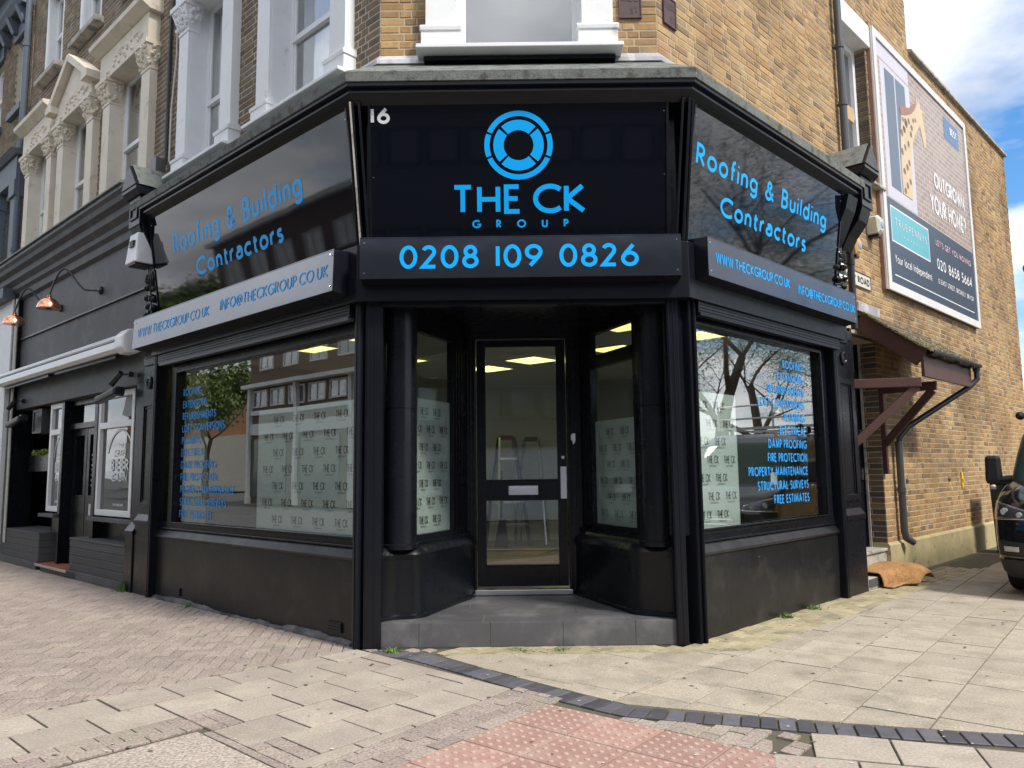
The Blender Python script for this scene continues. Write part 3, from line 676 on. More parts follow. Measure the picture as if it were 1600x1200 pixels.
brickwork(F, cL[0]+KL*.2+.005, cR[0]-KR*.2-.005, 4.44, 10.4, W, hF, 'F', par=1)
brickwork(R, uc(R)+.006, 6.96, 3.03, 10.9, W, hR, 'R', par=0)
brickwork(R, 4.785, 6.96, .40, 3.02, W, [], 'R', par=0)
brickwork(R, 6.96, 12.78, .40, 7.66, W, [], 'R', par=0, phase=.0)
Rr = Fr0(R)
class FrX:        # reveal frames
    def __init__(s, O, u, n): s.O = V(O); s.u = u; s.n = n; s.z = V((0, 0, 1))
    def P(s, u, d, z): return s.O + s.u*u + s.n*d + s.z*z
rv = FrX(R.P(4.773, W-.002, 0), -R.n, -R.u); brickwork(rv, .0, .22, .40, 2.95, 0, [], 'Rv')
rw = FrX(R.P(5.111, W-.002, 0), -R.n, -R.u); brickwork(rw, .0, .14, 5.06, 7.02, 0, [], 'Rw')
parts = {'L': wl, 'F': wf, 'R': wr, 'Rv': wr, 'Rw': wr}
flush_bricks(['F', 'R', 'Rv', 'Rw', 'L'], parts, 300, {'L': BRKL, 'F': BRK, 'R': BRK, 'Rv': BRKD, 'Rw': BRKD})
# parapet coping of the rear wing, plinth
for i in range(14):
    m = MB(); a = 6.98 + i*.415; m.prism(R, [(-.14, 7.665), (-.14, 7.71), (-.27, 7.765), (-.5, 7.75), (-.5, 7.665)], a, min(a+.411, 12.83), r=random.random()); m.build('coping_stone', STONE, B, bevel=.006)
m = MB(); m.prism(R, [(-.165, -.02), (-.17, .37), (-.20, .405), (-.4, .405), (-.4, -.02)], 4.76, 12.8); m.build('plinth', PLINTH, B)
# ---- cornice of the shopfront: felt roof, timber cornice, soffit
m = MB(); m.sweep([(.275, 4.455), (.285, 4.53), (.262, 4.552), (-.195, 4.845), (-.195, 4.455)], 4.28, 3.42); m.build('felt_roof', FELT, B)
m = MB(); m.sweep([(.235, 4.372), (.235, 4.392), (.222, 4.398), (.222, 4.408), (.262, 4.42), (.262, 4.454), (-.19, 4.454), (-.19, 4.30), (.16, 4.30), (.205, 4.34)], 4.22, 3.38); m.build('cornice', BLKM, B, bevel=.003)
m = MB(); m.sweep([(-.155, 4.84), (-.155, 4.875), (-.194, 4.93), (-.205, 4.93), (-.205, 4.83)], 4.2, 3.2); m.build('lead_flashing', LEADM, B)
# structural backing of fascia
m = MB(); m.sweep([(-.03, 2.78), (-.03, 3.2), (-.02, 4.31), (-.25, 4.31), (-.25, 2.78)], 3.98, 3.1); m.build('fascia_backing', BLK, B)
# corner posts between the tilted fascia boards
m = MB()
for (c0, K, sg, fr) in ((cL, KL, -1, L), (cR, KR, 1, R)):
    for off, wd in ((0.0, .022), (.055, .018), (-.05, .018)):
        m = MB(); b0 = V((c0[0] + sg*K*.03 - sg*off*.5*.0, -.03, 3.12)); t0 = V((c0[0] + sg*K*.19, -.19, 4.32))
        sh = F.u*(-sg*off) if off >= 0 else fr.u*(-off)
        m.bar(b0+sh, t0+sh, wd, .03, upv=V((0, -1, 0))); m.build('corner_post', BLKM, B, bevel=.002)
m = MB(); m.bar(V((cL[0]-.018, -.055, 3.14)), V((cL[0]-KL*.19-.012, -.215, 4.31)), .012, .016, upv=V((0, -1, 0))); m.build('worn_edge_strip', STONE, B)
# ---- head of the shopfront behind the shutter boxes
m = MB(); m.sweep([(.10, 2.70), (.10, 3.16), (-.2, 3.16), (-.2, 2.70)], 3.93, 3.05); m.build('shutter_housing', BLKM, B, bevel=.004)
for fr, a, b in ((L, .09, 3.8), (R, .12, 2.95)):
    for k in range(4): m = MB(); m.box(fr, a, b, .035, .075, 2.60+.026*k, 2.621+.026*k); m.build('shutter_slat', BLKM, B)
for k in range(3): m = MB(); m.box(F, -1.03, 1.235, .0, .04, 2.745-.026*k, 2.766-.026*k); m.build('shutter_slat', BLKM, B)
m = MB(); m.box(F, -1.03, 1.235, -.01, .05, 2.665, 2.69); m.build('shutter_bar', BLKM, B)
m = MB(); m.box(L, .1, 3.75, .02, .085, 2.57, 2.598); m.build('shutter_bar', PIPE, B)
m = MB(); m.box(R, .13, 2.93, .02, .085, 2.585, 2.612); m.build('shutter_bar', BLKM, B)
# ---- shutter guide posts
def post(name, fr, u0, u1, d0, d1, z0, z1, mt=BLKM, groove=True):
    m = MB(); m.box(fr, u0, u1, d0, d1, z0, z1)
    if groove: w_ = (u1-u0); m.box(fr, u0+w_*.1, u0+w_*.22, d1, d1+.006, z0, z1); m.box(fr, u0+w_*.55, u0+w_*.62, d1, d1+.004, z0, z1)
    return m.build(name, mt, B, bevel=.003)
post('shutter_guide', F, -1.168, -1.032, -.08, .03, -.0, 2.86)
post('shutter_guide', F, 1.245, 1.335, -.08, .03, -.0, 2.86)
post('shutter_guide', L, .0, .035, -.08, .05, 0, 2.86, BLKM); post('shutter_guide', L, .04, .095, -.08, .02, 0, 2.86, STONE if False else PIPEB)
post('shutter_guide', R, .035, .075, -.08, .03, 0, 2.86); post('shutter_guide', R, .08, .115, -.08, .05, 0, 2.86)
post('shutter_guide', L, 3.86, 3.955, -.08, .055, 0, 2.72); post('shutter_guide', R, 2.83, 2.93, -.08, .05, 0, 2.84)
# ---- stall risers and sills
def riser(fr, u0, u1, nm):
    m = MB(); m.prism(fr, [(-.02, -.01), (-.01, .67), (-.045, .70), (-.25, .70), (-.25, -.01)], u0, u1); m.build('stall_riser', BLKR, B, bevel=.006)
    m = MB(); m.prism(fr, [(.005, .655), (.012, .675), (-.045, .755), (-.2, .765), (-.2, .655)], u0, u1); m.build('sloped_sill', BLKR, B, bevel=.004)
    m = MB(); m.box(fr, u0, u1, -.2, -.035, .765, .83); m.box(fr, u0, u1, -.2, -.02, .752, .768); m.build('window_sill', BLK, B, bevel=.004)
riser(L, .095, 3.86, 'l'); riser(R, .115, 2.83, 'r')
for u in (3.30, .36):
    m = MB(); m.box(L, u-.09, u+.09, -.03, -.004, .075, .155)
    for k in range(3): m.box(L, u-.085, u+.085, -.01, .002, .085+k*.024, .094+k*.024)
    m.build('air_vent', BLKM, B)
m = MB(); rg = random.Random(2); rs = []; h = .03; w_ = .018
for i in range(190):
    a = .12 + i*.0197; h = min(.052, max(.016, h+rg.uniform(-.006, .006))); w_ = min(.03, max(.006, w_+rg.uniform(-.004, .004))); rs.append([L.P(a, -.03, -.01), L.P(a, w_+.004, -.01), L.P(a, w_, h*.35), L.P(a, .003, h*.8), L.P(a, -.016, h)])
m.loft(rs)
m.build('mortar_fillet', PEEL, B, smooth=True)
# ---- shop windows
def shopwin(fr, u0, u1, z0, z1, dg):
    m = MB(); frame4(m, fr, u0-.15, u1+.15, z0-.03, z1+.22, .15, -.16, -.03, wb=.03, wt=.22); frame4(m, fr, u0-.03, u1+.03, z0-.0, z1+.03, .03, -.03, -.012, wb=.012)
    f_ = m.build('shop_window', BLK, B, bevel=.004)
    g_ = MB(); g_.box(fr, u0-.01, u1+.01, dg-.004, dg+.002, z0-.01, z1+.01); g_.build('pane', GLS, f_)
    return f_
wL_ = shopwin(L, .09, 3.50, .825, 2.475, -.07); wR_ = shopwin(R, .09, 2.64, .85, 2.53, -.07)
for fr, a, b, z in ((L, .06, 3.85, 2.69), (R, .1, 2.93, 2.74)):
    m = MB(); m.box(fr, a, b, -.19, -.10, z-.03, 2.83); m.build('window_head', BLK, B)
# frosted film with the repeated name
def film(fr, u0, u1, z0, z1, d, win, cols, rows, rev, sz=.155, mt=FILM, ink=INK):
    m = MB(); m.box(fr, u0, u1, d-.004, d-.001, z0, z1); m.build('frosted_film', mt, win)
    X = fr.u*(-1 if rev else 1); Z = V((0, 0, 1)); t = MB(); du = (u1-u0)/cols; dz = (z1-z0-.06)/rows
    for r_ in range(rows):
        for c in range(-1, cols+1):
            a = u0 + (c + (.15 if r_ % 2 else .62))*du; z = z1 - .14 - r_*dz; s_ = sz
            a0, a1 = a, a + s_
            if a1 > u1-.005 or a0 < u0+.005: continue
            O = fr.P(a1 if rev else a0, d, z); nn = fr.n
            letters(t, 'THE CK', O, X, Z, nn, s_, .068, .0078, track=.28, lift=.0006)
            letters(t, 'GROUP', O + X*(s_*.2) - Z*.028, X, Z, nn, s_*.6, .016, .0032, track=.9, lift=.0006)
    t.build('film_lettering', ink, win, recalc=False)
film(L, .09, 1.78, .825, 1.945, -.078, wL_, 5, 7, True, sz=.19)
film(R, .09, .93, .85, 1.985, -.078, wR_, 3, 7, False, sz=.19)
SERV = ['ROOFING', 'EXTENSIONS', 'REFURBISHMENTS', 'LOFT CONVERSIONS', 'PLUMBING', 'ELECTRICAL', 'DAMP PROOFING', 'FIRE PROTECTION', 'PROPERTY MAINTENANCE', 'STRUCTURAL SURVEYS', 'FREE ESTIMATES']
t = MB(); t2 = MB()
for i, s_ in enumerate(SERV):
    PW = glyph_width('PROPERTY MAINTENANCE', .36); wd = 1.22*glyph_width(s_, .36)/PW
    z = 2.335 - i*.1305; letters(t, s_, R.P(2.31-wd, -.066, z-.025), R.u, V((0, 0, 1)), R.n, wd, .085, .0135, track=.36)
    z = 2.235 - i*.1325; letters(t2, s_, L.P(3.42, -.066, z-.03), -L.u, V((0, 0, 1)), L.n, wd, .085, .0125, track=.36)
t.build('services_lettering', BLUE2, wR_, recalc=False); t2.build('services_lettering', BLUE2, wL_, recalc=False)
# ---- recessed entrance
m = MB()
ctl = [(-1.06, .03), (-1.0, .10), (-.92, .145), (-.80, .17), (-.73, .23), (-.68, .36), (-.61, .56), (-.50, .86), (-.40, 1.10), (-.37, 1.31)]
ctr_ = [(1.28, .03), (1.22, .10), (1.12, .145), (1.02, .18), (.95, .26), (.90, .40), (.80, .66), (.70, .92), (.61, 1.16), (.575, 1.31)]
def wallalong(mb, pts, z0, z1, back):
    f_ = [V((x, y, 0)) for x, y in pts]; bk = [V((x+back[0], y+back[1], 0)) for x, y in pts]
    for i in range(len(f_)-1):
        a, b, c, d = f_[i], f_[i+1], bk[i+1], bk[i]; mb.hexa([a+V((0, 0, z0)), b+V((0, 0, z0)), c+V((0, 0, z0)), d+V((0, 0, z0)), a+V((0, 0, z1)), b+V((0, 0, z1)), c+V((0, 0, z1)), d+V((0, 0, z1))])
for ct, bk in ((ctl, (-.25, .1)), (ctr_, (.25, .1))):
    c3 = [V(c) for c in ct]; ct = []
    for i in range(len(c3)-1):
        p0, p1, p2, p3 = c3[max(i-1, 0)], c3[i], c3[i+1], c3[min(i+2, len(c3)-1)]
        for k in range(4): t_ = k/4; q = .5*((2*p1)+(p2-p0)*t_+(2*p0-5*p1+4*p2-p3)*t_*t_+(3*p1-p0-3*p2+p3)*t_**3); ct.append((q.x, q.y))
    ct.append(tuple(c3[-1])); m = MB(); r_ = []
    for z, o_ in ((.19, .018), (.215, .018), (.225, .0), (.64, .0), (.66, .012), (.69, .02), (.72, .0), (.745, -.03)):
        row = []
        for i, (x, y) in enumerate(ct):
            a = V(ct[max(i-1, 0)]); b = V(ct[min(i+1, len(ct)-1)]); tt = (b-a).normalized(); nn = V((tt.y, -tt.x)) if bk[0] < 0 else V((-tt.y, tt.x)); row.append(V((x+nn.x*o_, y+nn.y*o_, z)))
        row += [V((ct[-1][0]+bk[0], 1.35, z)), V((ct[0][0]+bk[0]*.4, .3, z))] ; r_.append(row)
    m.loft(r_, closed=True); o = m.build('curved_stall_riser', BLK, B, smooth=True)
for (a, b) in ((-1.16, -.93), (1.15, 1.36)): m = MB(); m.box(F, a, b, -.36, -.20, .70, 2.76); m.build('corner_filler', BLK, B, bevel=.003)
for cx_, nm in ((-.925, 0), (1.168, 1)):
    m = MB(); m.lathe(V((cx_, .235, 0)), [(.150, .73), (.150, .765), (.137, .775), (.137, 1.86)], n=32); m.lathe(V((cx_, .235, 0)), [(.139, 1.864), (.139, 2.76)], n=32); m.build('corner_column', BLK, B, smooth=True)
def sidewin(fr, u0, u1, z0, z1, bar, ff):
    m = MB(); frame4(m, fr, u0-.09, u1+.24, z0-.05, 2.75, .09, -.07, -.0, wb=.05, wt=2.75-z1)
    m.box(fr, u1, u1+.16, -.07, 0, z0, z1)
    if bar: m.box(fr, u0, u1, -.06, .008, bar[0], bar[1])
    for k in range(3): m.box(fr, u1+.03+k*.05, u1+.05+k*.05, 0, .012, z0-.02, 2.7)
    f_ = m.build('side_window', BLK, B, bevel=.003); g_ = MB(); g_.box(fr, u0-.01, u1+.01, -.04, -.035, z0-.01, z1+.01); g_.build('pane', GLS, f_)
    m = MB(); m.box(fr, u0-.1, u1+.25, -.06, .03, z0-.085, z0-.05); m.build('window_sill', BLK, B, bevel=.003)
    return f_
w1 = sidewin(PL_, .085, .775, .825, 2.542, None, 0); w2 = sidewin(PR_, .078, .845, .857, 2.61, (2.288, 2.40), 0)
film(PL_, .085, .775, .825, 1.975, -.043, w1, 3, 7, False, sz=.15)
film(PR_, .078, .845, .857, 1.79, -.043, w2, 3, 6, True, sz=.15, ink=INKW)
# step
m = MB(); m.add([V(p) for p in ((-1.10, .005, -.01), (1.30, .005, -.01), (1.30, 1.42, -.01), (-1.10, 1.42, -.01), (-1.10, .005, .184), (1.30, .005, .184), (1.30, 1.42, .184), (-1.10, 1.42, .184))], [(0, 1, 5, 4), (4, 5, 6, 7), (1, 2, 6, 5), (0, 4, 7, 3)]); st = m.build('entrance_step', GROUT, B)
xs = [-1.07, -.71, -.11, .49, 1.0, 1.29]
xs = [-1.07, -.742, -.19, .37, .93, 1.285]
for i in range(len(xs)-1): m = MB(); m.box(F, xs[i]+.002, xs[i+1]-.002, -.005, .004, .003, .183); m.build('riser_tile', TILE, st, bevel=.0015)
for j in range(5):
    y0, y1 = .0+j*.285, .285+j*.285; off = (0, .19, -.14, .24, .05)[j]; x = -1.36+off
    while x < 1.4:
        a, b = x, x+.558; cl_ = lambda y: (-1.07 if y < .1 else -1.02 + (y-.1)*.5); xx0 = max(a, -1.1 + max(0, y0-.1)*.48); xx1 = min(b, 1.30-max(0, y0-.1)*.50)
        if xx1-xx0 > .05: m = MB(); m.box(F, xx0+.0018, xx1-.0018, -y1+.0018, -y0-.0018+(.004 if j == 0 else 0), .182, .1885 + .0006*((i+j) % 2)); m.build('floor_tile', TILE, st, bevel=.001)
        x = b
# door
DY = 1.30; Z0 = .262
m = MB(); m.box(F, -.37, .545, -DY-.09, -DY+.08, .188, .235); m.build('door_threshold', STONE, B, bevel=.004)
m = MB(); m.box(F, -.365, .54, -DY+.075, -DY+.095, .20, .243); m.build('threshold_strip', SILV, B, bevel=.002)
m = MB(); m.box(F, -.48, -.352, -DY-.08, -DY+.03, .188, 2.76); m.box(F, .522, .68, -DY-.08, -DY+.03, .188, 2.76); m.box(F, -.352, .522, -DY-.08, -DY+.03, 2.62, 2.76)
m.box(F, -.372, -.360, -DY+.03, -DY+.042, .2, 2.66); m.box(F, .545, .557, -DY+.03, -DY+.042, .2, 2.66); m.box(F, -.36, .545, -DY+.03, -DY+.042, 2.648, 2.66)
for k in range(3): m.box(F, .60+k*.03, .615+k*.03, -DY+.03, -DY+.045, .2, 2.74); m.box(F, -.47+k*.03, -.455+k*.03, -DY+.03, -DY+.045, .2, 2.74)
m.build('door_frame', BLK, B, bevel=.003)
m = MB(); m.box(F, -.345, -.258, -DY-.045, -DY, Z0, 2.61); m.box(F, .426, .515, -DY-.045, -DY, Z0, 2.61); m.box(F, -.258, .426, -DY-.045, -DY, Z0, .452); m.box(F, -.258, .426, -DY-.045, -DY, 1.062, 1.248); m.box(F, -.258, .426, -DY-.045, -DY, 2.545, 2.61)
m.box(F, -.258, .426, -DY-.01, -DY+.008, 1.248, 1.262); m.box(F, -.258, .426, -DY-.01, -DY+.008, .452, .462)
dr = m.build('shop_door', BLK, B, bevel=.003)
for za, zb in ((.45, 1.065), (1.245, 2.55)): m = MB(); m.box(F, -.262, .43, -DY-.025, -DY-.02, za, zb); m.build('pane', GLSD, dr)
m = MB(); m.box(F, -.045, .237, -DY, -DY+.012, 1.115, 1.195); m.box(F, -.03, .222, -DY+.012, -DY+.017, 1.128, 1.182); m.box(F, -.045, .237, -DY, -DY+.02, 1.192, 1.2); m.build('letterbox', SILV, dr, bevel=.002)
m = MB(); m.lathe(F.P(.482, -DY, 1.468), [(.02, 0), (.02, .008), (.013, .012)], n=14, ax=(0, -1, 0)); m.build('lock_cylinder', SILV, dr)
m = MB(); m.box(F, .452, .512, -DY, -DY+.006, 1.075, 1.378); m.box(F, .466, .500, -DY+.006, -DY+.016, 1.31, 1.34); m.build('lock_plate', SILV, dr, bevel=.002)
m = MB(); m.add([F.P(.548+x, -DY+.033, 1.615+z) for x, z in ((0, .05), (.02, .075), (.05, .08), (.06, .05), (.05, .0), (.03, -.03), (.022, .01), (.0, .02))], [tuple(range(8))]); m.build('torn_sticker', PWHT, B, recalc=False)
# soffit and inner corners above the entrance
m = MB(); m.add([V(p) for p in ((-1.17, .03, 2.755), (1.36, .03, 2.755), (.62, 1.4, 2.755), (-.5, 1.4, 2.755), (-1.17, .03, 2.9), (1.36, .03, 2.9), (.62, 1.4, 2.9), (-.5, 1.4, 2.9))], [(0, 1, 2, 3), (4, 5, 6, 7), (0, 1, 5, 4), (1, 2, 6, 5), (2, 3, 7, 6), (3, 0, 4, 7)]); m.build('entrance_soffit', BLK, B)
# ---- interior of the shop
flr = [(-1.25, .3), (-3.84, 2.88), (-3.84, 6.95), (3.36, 6.95), (3.36, 2.41), (1.45, .3), (.60, 1.35), (-.42, 1.35)]
m = MB(); flat(flr, .188, m); m.build('shop_floor', INTF, B, recalc=False)
m = MB(); flat(flr, 2.78, m); m.build('shop_ceiling', INTC, B, recalc=False)
m = MB(); m.quad(*[V(p) for p in ((-3.84, 6.94, .18), (3.36, 6.94, .18), (3.36, 6.94, 2.8), (-3.84, 6.94, 2.8))]); m.quad(*[V(p) for p in ((-3.84, 2.88, .18), (-3.84, 6.95, .18), (-3.84, 6.95, 2.8), (-3.84, 2.88, 2.8))])
m.box(F, -3.84, 3.36, -6.94, -6.92, .188, .30); m.build('shop_back_wall', INTW, B, recalc=False)
m = MB(); m.quad(*[V(p) for p in ((3.36, 2.2, .18), (3.36, 6.95, .18), (3.36, 6.95, 2.8), (3.36, 2.2, 2.8))]); m.box(F, 3.2, 3.34, -3.4, -2.6, .19, 2.78); m.build('grey_partition', INTG, B, recalc=False)
# roof slabs so no daylight falls in from above
m = MB(); flat([(p.x, p.y) for p in (L.P(4.36, -.25, 0), L.P(0, -.25, 0), R.P(0, -.25, 0), R.P(6.9, -.25, 0), L.P(4.3, -8, 0))], 4.4, m); m.build('first_floor_slab', DARKI, B, recalc=False)
ms = [((.26, 3.72), 'ceiling panel straight ahead through the door glass'), ((-.33, 4.5), 'ceiling panel at the left edge of the door glass'), ((-2.32, 2.52), 'ceiling panel high in the left shop window'), ((-1.60, 1.80), 'ceiling panel at the top right of the left shop window'), ((2.0, 2.02), 'ceiling panel seen through the tree reflection in the right shop window'), ((1.12, 1.38), 'ceiling panel in the top light beside the door'), ((-1.42, 3.6), 'ceiling panel in the narrow window left of the door'), ((1.25, 2.9), 'ceiling panel below the transom right of the door')]
for (x, y), lb in ms:
    o = thing('ceiling_light', 'square glowing yellow ' + lb, 'ceiling light', (x, y, 2.772), 'lit ceiling panels inside the shop')
    fr = Fr((x, y), 48); fr.n = V((-fr.u.y, fr.u.x, 0)); m = MB(); m.box(fr, -.25, .25, -.25, .25, 2.758, 2.766); m.build('diffuser', LIT, o); m = MB(); frame4h = None
    for a, b, c, d in ((-.27, .27, -.27, -.25), (-.27, .27, .25, .27), (-.27, -.25, -.25, .25), (.25, .27, -.25, .25)): m.box(fr, a, b, c, d, 2.752, 2.778)
    m.build('frame', WHTC, o)
# ---- end pilasters of the shopfront
def pilaster(fr, u0, u1, z1, name, mt=BLK):
    m = MB(); m.box(fr, u0, u1, -.18, .0, 0, z1); m.box(fr, u0-.01, u1+.01, -.1, .035, 0, .78); m.box(fr, u0-.02, u1+.02, -.1, .05, .78, .83); m.prism(fr, [(-.05, .83), (.05, .83), (0.0, .90), (-.05, .90)], u0-.01, u1+.01)
    w_ = u1-u0; frame4(m, fr, u0+.02, u1-.02, .98, z1-.55, w_*.14, .0, .018); frame4(m, fr, u0+w_*.24, u1-w_*.24, 1.04, z1-.62, .012, .0, .01)
    m.lathe(fr.P((u0+u1)/2, .0, z1-.33), [(.075, 0), (.075, .02), (.05, .026), (.045, .012), (.0001, .02)], n=16, ax=fr.n); m.box(fr, u0+.02, u1-.02, 0, .02, z1-.12, z1-.02)
    return m.build(name, mt, B, bevel=.004)
pilaster(L, 3.99, 4.36, 2.75, 'pilaster'); pilaster(R, 2.97, 3.44, 2.86, 'pilaster')
for fr, a, b in ((L, 3.98, 4.30), (R, 3.0, 3.32)):
    m = MB(); m.box(fr, a, b, -.2, .02, 2.7, 4.3)
    rg = random.Random(5)
    for k in range(26): m.lathe(fr.P(a+.05+(b-a-.1)*rg.random(), .02, 3.1+.62*rg.random()), [(.035, 0), (.045, .03), (.02, .065)], n=7, ax=fr.n + fr.u*rg.uniform(-.5, .5))
    m.prism(fr, [(0, 3.75), (.06, 3.85), (.2, 4.15), (.24, 4.3), (0, 4.3)], a+.03, b-.03)
    m.build('carved_bracket', BLK, B, bevel=.003)
def console(fr, a, b, mt=BLK):
    m = MB(); m.box(fr, a, b, -.2, .26, 4.25, 4.62); m.prism(fr, [(-.2, 4.60), (.28, 4.60), (.33, 4.66), (.33, 4.70), (-.2, 4.70)], a-.05, b+.05)
    m.loft([[fr.P(a-.06, -.2, 4.7), fr.P(b+.06, -.2, 4.7), fr.P((a+b)/2, -.2, 4.98)], [fr.P(a-.06, .34, 4.7), fr.P(b+.06, .34, 4.7), fr.P((a+b)/2, .34, 4.98)]])
    frame4(m, fr, a+.05, b-.05, 4.33, 4.54, .03, .26, .275)
    m.prism(fr, [(-.1, 4.26), (.25, 4.26), (.2, 4.1), (.08, 3.95), (0, 3.8), (-.1, 3.8)], a+.03, b-.03)
    o = m.build('console_block', mt, B, bevel=.006); m = MB(); m.loft([[fr.P(a-.07, -.2, 4.705), fr.P(b+.07, -.2, 4.705), fr.P((a+b)/2, -.2, 5.0), ], [fr.P(a-.07, .30, 4.705), fr.P(b+.07, .30, 4.705), fr.P((a+b)/2, .30, 5.0)]]); m.build('weathered_cap', FELT, B)
console(L, 4.02, 4.34); console(R, 3.36, 3.68)
# side door in the recess beyond the shop
m = MB(); m.box(R, 3.5, 3.6, -.46, -.2, 0.25, 2.9); m.box(R, 3.44, 3.5, -.46, -.0, 0, 2.9); m.box(R, 4.73, 4.783, -.46, -.40, .30, 2.9); m.box(R, 3.6, 4.73, -.46, -.40, 2.42, 2.52); m.build('side_door_frame', BLK, B, bevel=.003)
m = MB(); m.box(R, 3.6, 4.73, -.46, -.425, .34, 2.42)
for (z0, z1) in ((.48, 1.15), (1.32, 2.28)):
    for (a, b) in ((3.72, 4.12), (4.22, 4.62)): frame4(m, R, a, b, z0, z1, .03, -.425, -.405); m.box(R, a+.07, b-.07, -.425, -.412, z0+.07, z1-.07)
sd_ = m.build('side_door', BLK, B, bevel=.003)
m = MB(); m.box(R, 4.66, 4.70, -.425, -.41, 1.18, 1.32); m.bar(R.P(4.68, -.41, 1.25), R.P(4.68, -.36, 1.25), .015, .015); m.bar(R.P(4.68, -.36, 1.25), R.P(4.58, -.36, 1.25), .015, .015); m.build('handle', SILV, sd_)
m = MB(); m.box(R, 4.64, 4.68, -.425, -.40, 1.72, 1.80); m.build('door_knob', SILV, sd_)
m = MB(); m.box(R, 3.6, 4.73, -.44, -.43, 2.52, 2.9); m.build('transom_pane', GLS, B)
m = MB(); m.box(R, 4.722, 4.734, -.40, -.37, .30, 2.9); m.build('door_lining', STONE, B)
m = MB(); m.box(R, 3.46, 4.80, -.46, .02, .0, .12); m.box(R, 3.46, 4.80, -.46, -.22, .12, .31); m.box(R, 3.46, 4.80, -.46, -.20, .31, .345); m.build('side_doorstep', STONE, B, bevel=.006)
m = MB(); m.box(R, 3.5, 4.02, .02, .028, .03, .115); m.build('step_tile', TILE, B)
# ---- stucco window surrounds
def pier(m, fr, a, b, z0, z1, d, cap):
    m.box(fr, a, b, W-.05, d, z0+.22, z1); m.box(fr, a-.035, b+.035, W-.05, d+.035, z0, z0+.15); m.prism(fr, [(W-.05, z0+.15), (d+.045, z0+.15), (d+.05, z0+.185), (d+.01, z0+.22), (W-.05, z0+.22)], a-.045, b+.045)
    if cap:
        m.box(fr, a-.01, b+.01, W-.05, d+.01, z1, z1+.04); m.loft([[fr.P(a, W-.05, z1+.04), fr.P(b, W-.05, z1+.04), fr.P(b, d, z1+.04), fr.P(a, d, z1+.04)], [fr.P(a-.07, W-.05, z1+.3), fr.P(b+.07, W-.05, z1+.3), fr.P(b+.07, d+.08, z1+.3), fr.P(a-.07, d+.08, z1+.3)]])
        m.box(fr, a-.085, b+.085, W-.05, d+.095, z1+.3, z1+.36); rg = random.Random(int(a*100))
        for k in range(30):
            f_ = rg.random(); uu = a-.04+(b-a+.08)*rg.random(); zz_ = z1+.06+.22*f_; m.lathe(fr.P(uu, d+.07*f_, zz_), [(.02, -.01), (.032, .01), (.012, .035)], n=6, ax=fr.n+V((0, 0, .3)))
        for k in range(12):
            f_ = rg.random(); zz_ = z1+.06+.22*f_; m.lathe(fr.P(a-.07*f_, d-.12*rg.random(), zz_), [(.02, -.01), (.03, .01), (.01, .03)], n=6, ax=-fr.u); m.lathe(fr.P(b+.07*f_, d-.12*rg.random(), zz_), [(.02, -.01), (.03, .01), (.01, .03)], n=6, ax=fr.u)
